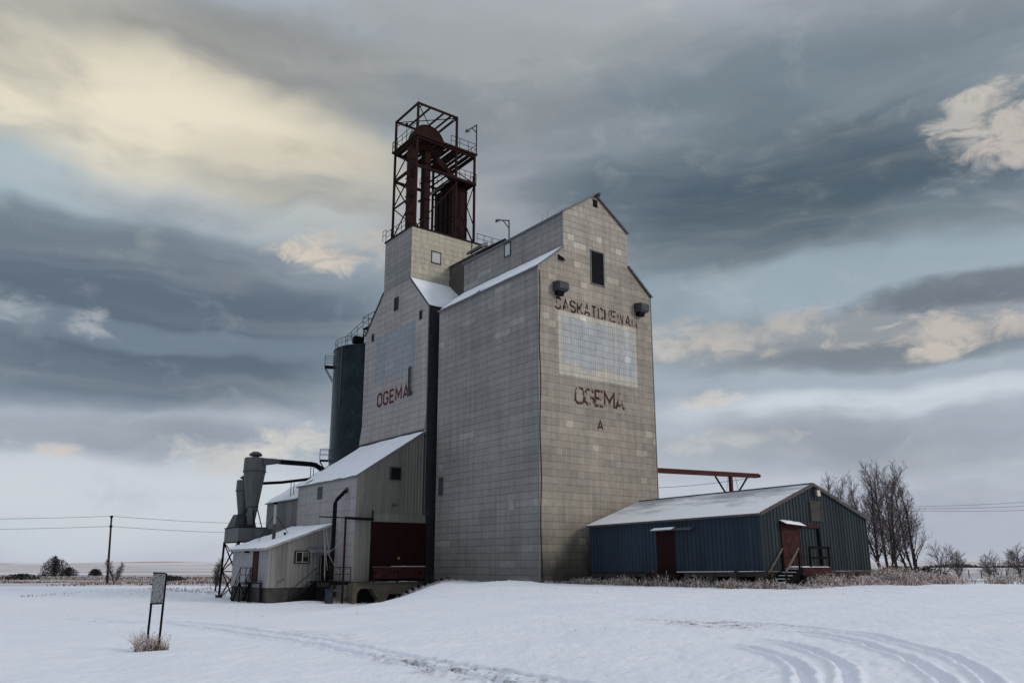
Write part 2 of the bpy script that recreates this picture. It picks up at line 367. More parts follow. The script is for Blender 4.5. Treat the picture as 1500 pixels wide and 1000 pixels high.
def build(name, mb, mats, parent=None, smooth=False, at=None, label=None, cat=None, group=None, kind=None, origin=None):
    me = bpy.data.meshes.new(name)
    off = Vector(origin) if origin else (Vector(parent['base_loc']) if parent else Vector((0, 0, 0)))
    vs = np.array(mb.v, dtype=np.float64) - np.array(off)
    me.from_pydata(vs.tolist(), [], mb.f)
    mats = mats if isinstance(mats, (list, tuple)) else [mats]
    for m in mats: me.materials.append(m)
    if len(mats) > 1: me.polygons.foreach_set('material_index', mb.mi)
    if len(mb.f) < 40000:
        uvl = me.uv_layers.new(name='UVMap'); wv = mb.v
        for p in me.polygons:
            n = p.normal
            if abs(n.z) < .3:
                tx = Vector((-n.y, n.x, 0)); tx.normalize()
                for li in p.loop_indices:
                    w = wv[me.loops[li].vertex_index]
                    uvl.data[li].uv = (w[0] * abs(tx.x) + w[1] * abs(tx.y), w[2])
            else:          # roofs: u along the horizontal, v up the slope from the lowest point
                h = Vector((n.x, n.y, 0))
                if h.length < 1e-4: h = Vector((0, 1, 0))
                h.normalize(); sd = Vector((-h.y, h.x, 0)); k = 1 / max(.3, abs(n.z))
                lo = max(Vector((wv[me.loops[li].vertex_index])).dot(h) for li in p.loop_indices)
                for li in p.loop_indices:
                    w = Vector(wv[me.loops[li].vertex_index]); uvl.data[li].uv = (w.dot(sd), (lo - w.dot(h)) * k)
    if smooth: me.polygons.foreach_set('use_smooth', [True] * len(me.polygons))
    o = bpy.data.objects.new(name, me); COL.objects.link(o)
    if parent:
        o.parent = parent; o['base_loc'] = parent['base_loc']
    else: o.location = off; o['base_loc'] = tuple(off)
    tag(o, label, cat, group, kind)
    return o
def build_each(name, mb, mats, parent, **k):
    """one object for every bar, box or tube collected in mb"""
    st_ = mb.st + [(len(mb.v), len(mb.f))]; out = []
    for (v0, f0), (v1, f1) in zip(st_, st_[1:]):
        if f1 == f0: continue
        q = MB(); q.v = mb.v[v0:v1]; q.f = [tuple(i - v0 for i in f) for f in mb.f[f0:f1]]; q.mi = mb.mi[f0:f1]; out.append(build(name, q, mats, parent, **k))
    return out
def tag(o, label=None, cat=None, group=None, kind=None):
    for k, v in (('label', label), ('category', cat), ('group', group), ('kind', kind)):
        if v: o[k] = v
    return o
def thing(name, loc, label, cat, group=None):
    o = bpy.data.objects.new(name, None); COL.objects.link(o); o.location = loc; o['base_loc'] = tuple(loc); o.empty_display_size = .5
    return tag(o, label, cat, group)

def railing(mb, pts, h=1.05, sp=1.2, r=.03, mid=True, mi=0):
    for a, b_ in zip(pts, pts[1:]):
        a = Vector(a); b_ = Vector(b_); L = (b_ - a).length; k = max(1, round(L / sp))
        for i in range(k + 1):
            p = a.lerp(b_, i / k); mb.tube([p, p + Vector((0, 0, h))], r, 5, mi)
        mb.tube([a + Vector((0, 0, h)), b_ + Vector((0, 0, h))], r, 5, mi)
        if mid: mb.tube([a + Vector((0, 0, h * .52)), b_ + Vector((0, 0, h * .52))], r * .85, 5, mi)
    return mb

def snow_sheet(name, a, b_, c, d, parent, th=.09, seed=0, res=.25, mat=None, edge=.2):
    """uneven snow layer on the quad a-b-c-d (a-b low edge, d-c high edge), its rim wavering"""
    a, b_, c, d = map(Vector, (a, b_, c, d)); mb = MB()
    nu = max(4, int((b_ - a).length / res)); nv = max(4, int((d - a).length / res)); n = (b_ - a).cross(d - a).normalized()
    if n.z < 0: n = -n
    idx = []
    for j in range(nv + 1):
        for i in range(nu + 1):
            u, v = i / nu, j / nv
            w1 = noise.noise(Vector((u * 9 + seed, v * 7, seed))) * edge
            p = a.lerp(b_, u).lerp(d.lerp(c, u), v)
            rim = min(u * (b_ - a).length, (1 - u) * (b_ - a).length, v * (d - a).length * 1.5, (1 - v) * (d - a).length * 1.5)
            h = th * min(1, (rim / .22) ** .5 if rim > 0 else 0) * (.7 + .9 * noise.noise(p * .55 + Vector((seed, 0, 0))) + .35 * noise.noise(p * 2.1)) + .012
            if j == 0: p = p + (d - a).normalized() * (w1 + edge * .3)
            mb.v.append(tuple(p + n * h))
    for j in range(nv):
        for i in range(nu):
            q = j * (nu + 1) + i; f = (q, q + 1, q + nu + 2, q + nu + 1)
            mb.f.append(f); mb.mi.append(0)
    if (b_ - a).cross(d - a).z < 0: mb.f = [f[::-1] for f in mb.f]
    return build(name, mb, mat or M_SNOW, parent, smooth=True)

GLYPH = {
 'O': (.6, [[(.15, 0), (.45, 0), (.6, .15), (.6, .85), (.45, 1), (.15, 1), (0, .85), (0, .15), (.15, 0)]]),
 'G': (.6, [[(.6, .78), (.6, .85), (.45, 1), (.15, 1), (0, .85), (0, .15), (.15, 0), (.45, 0), (.6, .15), (.6, .46), (.34, .46)]]),
 'E': (.55, [[(.55, 1), (0, 1), (0, 0), (.55, 0)], [(.07, .51), (.45, .51)]]),
 'M': (.72, [[(0, 0), (0, 1), (.36, .35), (.72, 1), (.72, 0)]]),
 'A': (.62, [[(0, 0), (.31, 1), (.62, 0)], [(.13, .27), (.49, .27)]]),
 'S': (.58, [[(.58, .8), (.58, .86), (.44, 1), (.14, 1), (0, .86), (0, .64), (.12, .53), (.46, .47), (.58, .36), (.58, .14), (.44, 0), (.14, 0), (0, .14), (0, .2)]]),
 'K': (.58, [[(0, 0), (0, 1)], [(.58, 1), (.07, .42)], [(.24, .6), (.6, 0)]]),
 'T': (.55, [[(0, 1), (.55, 1)], [(.275, 0), (.275, .94)]]),
 'C': (.58, [[(.58, .78), (.58, .85), (.44, 1), (.14, 1), (0, .85), (0, .15), (.14, 0), (.44, 0), (.58, .15), (.58, .22)]]),
 'H': (.58, [[(0, 0), (0, 1)], [(.58, 0), (.58, 1)], [(.07, .5), (.51, .5)]]),
 'W': (.78, [[(0, 1), (.18, 0), (.39, .8), (.6, 0), (.78, 1)]]),
 'N': (.6, [[(0, 0), (0, 1), (.6, 0), (.6, 1)]])}
def lettering(name, text, x0, x1, z0, h, place, parent, mat, w=.13, label=None):
    """block capitals as thin painted strips; place(u, z, out) gives the 3D point on the wall"""
    tot = sum(GLYPH[c][0] for c in text); gap = ((x1 - x0) / h - tot) / max(1, len(text) - 1) if len(text) > 1 else 0
    wk = 1.0
    if gap < .12 and len(text) > 1: gap = .24; wk = ((x1 - x0) / h - gap * (len(text) - 1)) / tot
    mb = MB(); u = x0; k = 0
    for c in text:
        gw, st_ = GLYPH[c]
        for s_ in st_:
            k += 1; out = .006 + .0012 * (k % 3)
            pts = [Vector((p[0] * wk * h, p[1] * h)) for p in s_]; hw = w * h / 2; closed = s_[0] == s_[-1]; L, Rr = [], []
            pts = [Vector((p.x, hw + p.y * (h - 2 * hw) / h)) for p in pts]
            for i, p in enumerate(pts):
                if closed: pa, pb = pts[(i - 1) % (len(pts) - 1)] if i else pts[-2], pts[i + 1] if i < len(pts) - 1 else pts[1]
                else: pa, pb = (pts[i - 1] if i else None), (pts[i + 1] if i < len(pts) - 1 else None)
                d1 = (p - pa).normalized() if pa is not None else (pb - p).normalized(); d2 = (pb - p).normalized() if pb is not None else d1
                n = Vector((-d1.y - d2.y, d1.x + d2.x)); n.normalize(); n1_ = Vector((-d1.y, d1.x)); m_ = hw / max(.42, n.dot(n1_))
                L.append(p + n * m_); Rr.append(p - n * m_)
            for i in range(len(pts) - 1):
                mb.face([place(u + q.x, z0 + q.y, out) for q in (Rr[i], Rr[i + 1], L[i + 1], L[i])])
        u += (gw * wk + gap) * h
    return build(name, mb, mat, parent, label=label)

# ------------------------------------------------------------------ terrain
CX, CY = -36.35, -45.12
def ss(a, b_, t): t = np.clip((t - a) / (b_ - a), 0, 1); return t * t * (3 - 2 * t)
def gz(x, y):
    d = (x - CX) * .6 + (y - CY) * .8; s_ = (x - CX) * .8 - (y - CY) * .6
    left = -.35 - 1.35 * ss(4, 62, d); right = -.35 + .35 * ss(8, 48, d) - 1.2 * ss(75, 130, d)
    w_ = 2.8 + 16 * (1 - ss(20, 58, d)); m = ss(-w_, w_, s_ + 7.4)
    return left * (1 - m) + right * m
def G(x, y): return float(gz(np.float64(x), np.float64(y)))
def drift(x, y):
    z = np.zeros_like(x)
    for (px, py, r, h) in ((-1.3, 1.8, 2.4, .22), (-1.6, 9.5, 1.8, .12), (-2.4, 13.2, 1.5, .3), (-3.4, 13.3, 1.3, .15), (-10, 17.0, 2.2, .2), (9, -20, 6, .12)):
        z += h * np.exp(-((x - px) ** 2 + (y - py) ** 2) / r ** 2)
    return z
def fbm(x, y, sc, seed, oct=4):
    z = np.zeros_like(x); a = 1.0; rs = np.random.default_rng(seed)
    for o in range(oct):
        for k in range(4):
            an = rs.uniform(0, 2 * math.pi); f = 2 * math.pi / sc * rs.uniform(.7, 1.4); ph = rs.uniform(0, 6.28)
            z += a * np.sin((x * math.cos(an) + y * math.sin(an)) * f + ph + 1.3 * np.sin((x * math.sin(an + 1) - y * math.cos(an + 1)) * f * .6 + ph * 2)) / 4
        a *= .5; sc *= .47
    return z
TR = {
 'T1': [(-17.07, -28.09), (-17.2, -29.8), (-17.05, -31.5), (-17.2, -33.1), (-17.8, -34.5), (-18.84, -35.99), (-20.14, -37.39), (-21.64, -38.51), (-23.02, -39.35), (-24.77, -40.2), (-28, -41.5)],
 'T2': [(-18.1, -30.9), (-18.25, -33.1), (-18.97, -34.77), (-20.07, -36.02), (-21.33, -37.25), (-22.7, -38.32), (-23.58, -38.93), (-25.26, -39.83), (-28.4, -41)],
 'T3': [(-19.9, -31.9), (-20.05, -32.9), (-20.25, -33.6), (-20.85, -34.6), (-21.71, -35.66), (-22.81, -36.74), (-23.68, -37.38), (-24.76, -38.05), (-26.38, -38.99), (-29, -40.2)],
 'T4': [(-21.15, -32.49), (-21.38, -33.27), (-21.95, -34.35), (-22.75, -35.47), (-23.72, -36.51), (-24.52, -37.15), (-25.28, -37.65), (-26.84, -38.65), (-29.2, -39.7)],
 'L1': [(-31.5, 22), (-30.3, 15.57), (-28.6, 6.9), (-27.4, -4), (-27.6, -15), (-27.9, -22), (-28.05, -28.0), (-28.1, -31.8), (-28.0, -34.2), (-27.95, -35.8), (-28.1, -37.7), (-29, -41), (-31, -48)],
 'L2': [(-28.2, 0), (-28.3, -8), (-28.45, -16), (-28.6, -23), (-28.66, -28), (-28.72, -31.9), (-28.7, -34), (-28.8, -35), (-29.1, -36.9), (-30, -41), (-32, -48)],
 'L3': [(-33, 24), (-31.8, 15.57), (-30.1, 6.9), (-28.9, -3), (-29.0, -13)]}
def dist_poly(x, y, pts):
    # resample as a smooth curve first
    P = [Vector((*p, 0)) for p in pts]; fine = []
    for i in range(len(P) - 1):
        p0, p1, p2, p3 = P[max(i - 1, 0)], P[i], P[i + 1], P[min(i + 2, len(P) - 1)]
        for k in range(6):
            t = k / 6; fine.append(.5 * (2 * p1 + (p2 - p0) * t + (2 * p0 - 5 * p1 + 4 * p2 - p3) * t * t + (3 * p1 - p0 - 3 * p2 + p3) * t ** 3))
    fine.append(P[-1]); best = np.full(x.shape, 1e9); sgn = np.zeros(x.shape); along = np.zeros(x.shape); run = 0
    for a, b_ in zip(fine, fine[1:]):
        dx, dy = b_.x - a.x, b_.y - a.y; L2 = dx * dx + dy * dy
        t = np.clip(((x - a.x) * dx + (y - a.y) * dy) / L2, 0, 1); ex, ey = x - a.x - t * dx, y - a.y - t * dy
        d = ex * ex + ey * ey; m = d < best
        best = np.where(m, d, best); sgn = np.where(m, np.sign(dx * ey - dy * ex), sgn); along = np.where(m, run + t * math.sqrt(L2), along); run += math.sqrt(L2)
    return np.sqrt(best), sgn, along, run
def relief(x, y):
    z = np.zeros_like(x)
    dd = np.hypot(x - CX, y - CY); near = dd < 75
    X, Y = x[near], y[near]; zz = .018 * fbm(X, Y, 2.3, 3, 4) + .010 * fbm(X * .35 + Y * .5, Y * 1.3 - X * .9, .9, 71, 3) + .006 * fbm(X, Y, .5, 61, 3) + .03 * fbm(X, Y, 7.0, 5, 3)
    wobx = .03 * fbm(X, Y, .9, 11, 3) + .016 * fbm(X, Y, .22, 12, 2)
    for k, pts in TR.items():
        d, sg, al, run = dist_poly(X, Y, pts); d = d + wobx
        fade = ss(0, 3.0, al)
        if k[0] == 'T':
            w, dep, lip = .105, .085, .055
            zz += fade * (-dep * (1 - ss(w * .85, w * 1.15, d)) * (1 + .12 * np.sin(al * 2 * math.pi / .16)) + lip * np.exp(-((d - w * 1.75) / .07) ** 2))
        else:
            w, dep, lip = .11, .095, .045
            rough_ = fbm(X, Y, .38, 21, 3); env = np.exp(-(d / .55) ** 2)
            zz += fade * (-dep * (1 - ss(w * .75, w * 1.3, d)) * (1 + .25 * rough_) + lip * np.exp(-((d - .22) / .06) ** 2) + .012 * env * rough_)
    bank = np.exp(-(((X + 3.6) / 3.2) ** 2 + ((Y - 8.5) / 8) ** 2)); zz += bank * (.07 * fbm(X, Y, 1.1, 81, 5))
    for fx_, fy_ in ((-24.75, -36.67), (-25.16, -37.12), (-21.04, -35.59), (-21.41, -36.03), (-20.4, -33.96), (-25.91, -36.65), (-23.33, -38.22), (-22.83, -37.61), (-25.0, -36.3), (-24.5, -36.1), (-22.2, -36.9), (-22.5, -37.1), (-26.6, -35.2), (-27.0, -33.8), (-19.3, -33.0), (-24.9, -34.0)):
        for ox, oy in ((0, 0), (.22, .1), (.08, .28)):
            zz -= .045 * np.exp(-((X - fx_ - ox) ** 2 + (Y - fy_ - oy) ** 2) / .07 ** 2)
    z[near] = zz
    far = ~near; z[far] = .03 * fbm(x[far], y[far], 30, 9, 3)
    return z

def ground_sheet():
    ax, ay = CX - .6 * 9, CY - .8 * 9
    th = np.concatenate([np.linspace(-80, -46, 60)[:-1], np.linspace(-46, 46, 1050), np.linspace(46, 80, 60)[1:]])
    rr = [3.0]
    while rr[-1] < 9000:
        r = rr[-1]; st_ = .0028 * r if 14 < r < 34 else .0045 * r if r < 62 else (.008 * r if r < 160 else .03 * r)
        rr.append(r + max(.04, st_))
    rr = np.array(rr); T, Q = np.meshgrid(np.radians(FWD_AZ) - np.radians(th), rr)
    x = ax + Q * np.cos(T); y = ay + Q * np.sin(T)
    z = gz(x, y) + drift(x, y) + relief(x, y)
    # rough snow-covered pile of rubble between the loading dock and the tall wall
    pile = np.exp(-(((x + 2.4) / 2.0) ** 2 + ((y - 12.6) / 1.6) ** 2)); z += .17 * pile * fbm(x, y, .8, 31, 5)
    # low shoulder of rough ground behind the office on the left
    z += .5 * np.exp(-(((x + 17) / 5) ** 2 + ((y - 44) / 9) ** 2)) * (1 + .25 * fbm(x, y, 2.0, 41, 3))
    nr, nc = x.shape; me = bpy.data.meshes.new('snowy_ground')
    co = np.stack([x, y, z], -1).reshape(-1, 3).astype(np.float32)
    me.vertices.add(len(co)); me.vertices.foreach_set('co', co.ravel())
    i = np.arange((nr - 1) * nc).reshape(nr - 1, nc)[:, :-1].ravel()
    q = np.stack([i, i + nc, i + nc + 1, i + 1], -1)[:, ::-1]
    me.loops.add(q.size); me.loops.foreach_set('vertex_index', q.ravel().astype(np.int32))
    me.polygons.add(len(q)); me.polygons.foreach_set('loop_start', np.arange(0, q.size, 4, dtype=np.int32)); me.polygons.foreach_set('loop_total', np.full(len(q), 4, dtype=np.int32))
    me.update(); me.validate(); me.polygons.foreach_set('use_smooth', np.ones(len(q), dtype=bool))
    if me.polygons[0].normal.z < 0: me.flip_normals()
    o = bpy.data.objects.new('snowy_ground', me); COL.objects.link(o); o['kind'] = 'structure'
    m, t, b = new_mat('snow_field'); me.materials.append(m)
    pos = t.node('ShaderNodeNewGeometry').outputs['Position']; px, py, pz = t.sep(pos)
    n = t.noise(pos, .35, 7, .6); c = t.mix(t.rng(n, .3, .7, 0.0, 1.0), (.735, .785, .885), (.805, .85, .935))
    # distance along the viewing street of the yard: stubble and bare soil begin past the yard
    d = t.math('ADD', t.math('MULTIPLY', t.math('SUBTRACT', px, CX), .6), t.math('MULTIPLY', t.math('SUBTRACT', py, CY), .8))
    s_ = t.math('SUBTRACT', t.math('MULTIPLY', t.math('SUBTRACT', px, CX), .8), t.math('MULTIPLY', t.math('SUBTRACT', py, CY), .6))
    m2 = t.comb(t.math('MULTIPLY', s_, .02), t.math('MULTIPLY', d, .07)); pn = t.noise(m2, 1.0, 8, .7)
    fieldmask = t.rng(d, 112.0, 128.0, 0.0, 1.0)
    c = t.mix(t.math('MULTIPLY', fieldmask, t.rng(pn, .40, .56, .2, .9)), c, (.17, .125, .10))
    far = t.rng(d, 170.0, 260.0, 0.0, 1.0); fn = t.noise(t.comb(t.math('MULTIPLY', s_, .006), t.math('MULTIPLY', d, .02), 4.0), 1.0, 6, .6)
    c = t.mix(t.math('MULTIPLY', far, .9), c, t.mix(t.rng(fn, .42, .60, 0.0, .8), (.74, .75, .80), (.30, .245, .22)))
    # gravel showing through scuffed snow
    gr = t.noise(pos, 3.5, 8, .8)
    def spot(cx_, cy_, rx, ry, amt):
        a = t.math('POWER', t.math('DIVIDE', t.math('SUBTRACT', px, cx_), rx), 2.0); e_ = t.math('POWER', t.math('DIVIDE', t.math('SUBTRACT', py, cy_), ry), 2.0)
        return t.math('MULTIPLY', t.rng(t.math('ADD', a, e_), 1.0, 0.0, 0.0, amt), t.rng(gr, .5, .62, 0.0, 1.0))
    for a in ((-17.9, -29.4, 1.1, 2.4, 1.6), (-17.0, -32, .8, 1.5, .5), (-28.5, -33.0, .9, 3.6, 1.0), (-27.3, -24, .7, 5, .6), (-3.4, 12.2, 2.8, 1.5, 1.2), (-17.5, 40, 6, 8, .8), (-9.5, 16, 3.0, 1.6, .9)): c = t.mix(spot(*a), c, (.10, .085, .075))
    t.l.new(c, b.inputs['Base Color']); b.inputs['Roughness'].default_value = .7; b.inputs['Specular IOR Level'].default_value = .25
    h = t.math('ADD', t.math('MULTIPLY', t.noise(pos, 1.6, 8, .65), 1.0), t.math('MULTIPLY', t.noise(pos, 14, 4, .6), .22)); rp = t.noise(t.comb(t.math('ADD', t.math('MULTIPLY', px, 1.0), t.math('MULTIPLY', py, .7)), t.math('SUBTRACT', t.math('MULTIPLY', py, 4.6), t.math('MULTIPLY', px, 6.0))), .9, 4, .55, .4)
    h = t.math('ADD', h, t.math('MULTIPLY', rp, .35)); h = t.math('ADD', h, t.math('MULTIPLY', t.noise(pos, 60, 2), .05))
    bump(t, b, h, .6, .1)
ground_sheet()

# far low hills
def hills():
    mb = MB(); ox = 0
    def ridge(azs, dist, hfun, depth):
        for a0, a1 in zip(azs, azs[1:]):
            q = []
            for a in (a0, a1):
                t = R(FWD_AZ - a); f = Vector((math.cos(t), math.sin(t), 0)); c = Vector((CX, CY, 0)); h = hfun(a)
                q.append([c + f * dist + Vector((0, 0, -3)), c + f * (dist + depth * .5) + Vector((0, 0, h * .7)), c + f * (dist + depth) + Vector((0, 0, h)), c + f * (dist + depth * 2) + Vector((0, 0, -3))])
            for k in range(3): mb.face([q[0][k], q[1][k], q[1][k + 1], q[0][k + 1]])
    az_ = list(np.linspace(-75, 75, 160))
    ridge(az_, 2400, lambda a: 1 + 7.5 * math.exp(-((a + 23) / 4.5) ** 2) + 3 * math.exp(-((a + 37) / 4) ** 2) + 1.5 * noise.noise(Vector((a * .3, 1, 0))), 500)
    ridge(az_, 5200, lambda a: 4 + 8 * math.exp(-((a - 31) / 9) ** 2) + 3 * noise.noise(Vector((a * .2, 7, 0))), 900)
    m, t, b = new_mat('far_fields'); pos = t.node('ShaderNodeNewGeometry').outputs['Position']
    n = t.noise(t.comb(t.sep(pos)[0], t.math('MULTIPLY', t.sep(pos)[1], 1.0), t.math('MULTIPLY', t.sep(pos)[2], 60.0)), .003, 6, .65); t.l.new(t.mix(t.rng(n, .44, .56, 0.0, 1.0), (.66, .65, .69), (.48, .36, .30)), b.inputs['Base Color']); b.inputs['Roughness'].default_value = 1
    build('hills', mb, m, smooth=True, kind='structure')
hills()

# ================================================================== tall front elevator
WX, WY, EV, CB, CE, PK = 12.43, 14.2, 23.72, 25.87, 28.93, 31.45
CX0, CX1, CM = 2.6, 9.85, 6.22
A = thing('grain_elevator', (6.2, 7, 0), 'tallest tin-clad grain elevator with peaked cupola and dark loft opening, next to the blue shed', 'grain elevator')
def wall_part(name, polys, mats, parent, **k):
    mb = MB()
    for p in polys: mb.face(p[0], p[1] if len(p) > 1 else 0)
    return build(name, mb, mats, parent, **k)
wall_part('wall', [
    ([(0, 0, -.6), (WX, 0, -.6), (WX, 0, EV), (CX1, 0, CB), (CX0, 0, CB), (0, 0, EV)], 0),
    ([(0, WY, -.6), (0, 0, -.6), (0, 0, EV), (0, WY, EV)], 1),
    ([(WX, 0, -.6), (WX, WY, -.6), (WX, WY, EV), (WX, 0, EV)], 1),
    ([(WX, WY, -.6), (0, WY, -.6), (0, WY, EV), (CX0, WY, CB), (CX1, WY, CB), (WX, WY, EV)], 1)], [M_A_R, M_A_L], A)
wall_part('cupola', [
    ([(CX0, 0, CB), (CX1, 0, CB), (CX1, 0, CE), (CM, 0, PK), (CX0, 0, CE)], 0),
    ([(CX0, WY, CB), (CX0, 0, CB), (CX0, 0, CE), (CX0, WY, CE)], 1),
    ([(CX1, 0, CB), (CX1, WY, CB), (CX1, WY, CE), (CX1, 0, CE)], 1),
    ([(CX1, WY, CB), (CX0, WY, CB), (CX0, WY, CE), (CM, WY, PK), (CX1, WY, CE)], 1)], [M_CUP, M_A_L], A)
def gable_roof(name, xa, za, xb, zb, y0, y1, parent, mat, over=.16, th=.1, sn=None, seed=0):
    dx, dz = xb - xa, zb - za; L = math.hypot(dx, dz); ex, ez = dx / L * over, dz / L * over
    mb = MB().slab((xa - ex, y0 - .14, za - ez + .13), (xa - ex, y1 + .1, za - ez + .13), (xb, y1 + .1, zb + .13), (xb, y0 - .14, zb + .13), th)
    o = build(name, mb, mat, parent)
    if sn: snow_sheet('snow_cover', (xa - ex + .05, y0 - .05, za - ez + .14), (xa - ex + .05, y1, za - ez + .14), (xb - .02, y1, zb + .14), (xb - .02, y0 - .05, zb + .14), parent, sn, seed, .3)
    return o
gable_roof('roof', 0, EV, CX0 - .02, CB, 0, WY, A, M_TRIM, sn=.06, seed=3)
gable_roof('roof', WX, EV, CX1 + .02, CB, 0, WY, A, M_TRIM)
gable_roof('cupola_roof', CX0, CE, CM, PK, 0, WY, A, M_TRIM)
gable_roof('cupola_roof', CX1, CE, CM, PK, 0, WY, A, M_TRIM)
mb = MB()       # pale edge flashing at the roof rims and the corners
mb.bar((-.15, 0, EV - .05), (-.15, WY + .1, EV - .05), .05, .14).bar((CX0 - .15, -.1, CE - .06), (CX0 - .15, WY, CE - .06), .05, .14)
for p, q in (((-.14, -.17, EV - .02), (CX0 - .04, -.17, CB + .02)), ((CX0 - .14, -.17, CE - .03), (CM, -.17, PK + .04)), ((CX1 + .14, -.17, CE - .03), (CM, -.175, PK + .04)), ((WX + .14, -.17, EV - .02), (CX1 + .04, -.17, CB + .02))): mb.bar(p, q, .06, .15)
mb.bar((-.012, -.012, -.5), (-.012, -.012, EV), .06).bar((WX + .012, -.012, -.5), (WX + .012, -.012, EV), .06).bar((CX0 - .012, -.012, CB), (CX0 - .012, -.012, CE), .05)
build('edge_flashing', mb, M_TRIML, A)
mb = MB(); pts = [(.16 + .05 * math.sin(i * .9), -.05, EV - .3 - i * 1.0) for i in range(24)]; mb.tube(pts, .028, 5)
build_each('cable', mb, M_STEEL, A)
# loft opening, ridge opening, hoist beam
o = build('loft_opening', MB().box(5.62, 6.96, -.012, .3, 23.6, 26.35), M_DARK, A)
mb = MB().bar((5.57, -.03, 23.55), (5.57, -.03, 26.4), .08).bar((7.01, -.03, 23.55), (7.01, -.03, 26.4), .08).bar((5.5, -.035, 26.42), (7.08, -.035, 26.42), .08).bar((5.5, -.035, 23.53), (7.08, -.035, 23.53), .08)
build('frame', mb, M_TRIML, o)
o = build('ridge_opening', MB().box(5.98, 6.5, -.012, .3, 30.35, 31.02), M_DARK, A)
build('hoist_beam', MB().bar((6.24, -.02, 31.3), (6.24, -.62, 31.36), .16, .2).bar((6.24, -.45, 31.25), (6.24, -.55, 31.1), .08), M_GALVD, A)
mb = MB()
for x in (3.9, 4.6): mb.tube([(CM - 1.9, x, PK - 1.3), (CM - 1.9, x, PK - .6)], .012, 4)
build_each('lightning_rod', mb, M_STEEL, A)
# two square ventilation hoods that hang out of the wall, with a slanted lower lip
for x in (1.98, 10.88):
    mb = MB(); w = .47
    prof = [(-.02, 22.78), (-.78, 22.68), (-.90, 22.42), (-.86, 22.1), (-.60, 21.96), (-.02, 22.02)]
    mb.prism([(x - w, y, z) for y, z in prof], (2 * w, 0, 0))
    o = build('ventilation_hood', mb, M_GALVD, A)
    build('outlet_throat', MB().prism([(x - w * .62, y, z) for y, z in ((-.04, 22.0), (-.55, 21.95), (-.42, 21.66), (-.04, 21.7))], (2 * w * .62, 0, 0)), M_DARK, o)
# lifted loose sheet by the shoulder
build("loose_sheet", MB().slab((2.05, -.03, 25.2), (2.62, -.03, 25.05), (2.75, -.16, 24.72), (2.1, -.1, 24.74), .02), M_STEEL, A)
# cupola side window
o = build('window', MB().box(CX0 - .03, CX0 + .05, 6.95, 7.7, 27.55, 28.6), M_GLASSW, A)
mb = MB()
for a_, b_ in (((6.9, 27.5), (6.9, 28.65)), ((7.75, 27.5), (7.75, 28.65)), ((6.86, 28.66), (7.79, 28.66)), ((6.86, 27.48), (7.79, 27.48))): mb.bar((CX0 - .04, *a_), (CX0 - .04, *b_), .07)
build('frame', mb, M_TRIM, o)
# small things on the side wall
build('vent_panel', MB().box(-.03, .02, 13.0, 13.75, 7.05, 8.6), M_GALVD, A)
build_each('patch_panel', MB().box(-.02, .02, 3.0, 3.7, 5.3, 6.5), M_PATCH, A); build_each('patch_panel', MB().box(-.02, .02, 13.2, 13.8, 9.1, 9.7), M_PATCH, A)
# faded painted sign with bluish middle
build('painted_sign', MB().box(2.05, 10.55, -.004, .02, 15.5, 20.6), M_SIGN, A, label='pale rectangular faded sign panel')
def wavy_panel(x0, x1, z0, z1, yfun, seed):
    mb = MB(); n = 26; top = [(x0 + (x1 - x0) * i / n, z1 - .25 - .3 * noise.noise(Vector((i * .4, seed, 0)))) for i in range(n + 1)]
    bot = [(x0 + (x1 - x0) * i / n, z0 + .55 + .25 * math.sin(i * .5) + .3 * noise.noise(Vector((i * .5, seed, 5)))) for i in range(n + 1)]
    for i in range(n): mb.face([yfun(*bot[i]), yfun(*bot[i + 1]), yfun(*top[i + 1]), yfun(*top[i])])
    return mb
build('faded_blue_field', wavy_panel(2.4, 10.3, 15.8, 20.4, lambda x, z: (x, -.008, z), 3), M_SIGNB, A)
fr = lambda u, z, o: (u, -o - .004, z)
lettering('lettering', 'SASKATCHEWAN', 1.8, 10.65, 20.62, 1.05, fr, A, M_LETW, w=.17, label='peeling red capitals SASKATCHEWAN')
lettering('lettering', 'OGEMA', 3.65, 8.85, 13.35, 1.42, fr, A, M_LETO, w=.15, label='badly peeling red capitals OGEMA')
lettering('lettering', 'A', 5.95, 6.55, 11.55, .82, fr, A, M_LETW, w=.17, label='small red capital A')

# ================================================================== second elevator behind
BX0, BX1, Y0, Y3, Y1, Y2 = -.4, 12.3, 15.4, 28.15, 18.97, 24.47
BE, BC, BT, BB = 24.55, 28.15, 33.62, -1.8
B = thing('grain_elevator', (6, 21.7, 0), 'paler grain elevator behind the tallest one, its square head box carrying the red tower', 'grain elevator')
wall_part('wall', [
    ([(BX0, Y3, BB), (BX0, Y0, BB), (BX0, Y0, BE), (BX0, Y1, BC), (BX0, Y2, BC), (BX0, Y3, BE)], 0),
    ([(BX0, Y0, BB), (BX1, Y0, BB), (BX1, Y0, BE), (BX0, Y0, BE)], 1),
    ([(BX1, Y3, BB), (BX0, Y3, BB), (BX0, Y3, BE), (BX1, Y3, BE)], 1),
    ([(BX1, Y0, BB), (BX1, Y3, BB), (BX1, Y3, BE), (BX1, Y2, BC), (BX1, Y1, BC), (BX1, Y0, BE)], 0)], [M_B_L, M_B_N], B)
wall_part('head_box', [
    ([(BX0, Y2, BC), (BX0, Y1, BC), (BX0, Y1, BT), (BX0, Y2, BT)], 1),
    ([(BX0, Y1, BC), (BX1, Y1, BC), (BX1, Y1, BT), (BX0, Y1, BT)], 0),
    ([(BX1, Y1, BC), (BX1, Y2, BC), (BX1, Y2, BT), (BX1, Y1, BT)], 1),
    ([(BX1, Y2, BC), (BX0, Y2, BC), (BX0, Y2, BT), (BX1, Y2, BT)], 1)], [M_B_BOX, M_A_L], B)
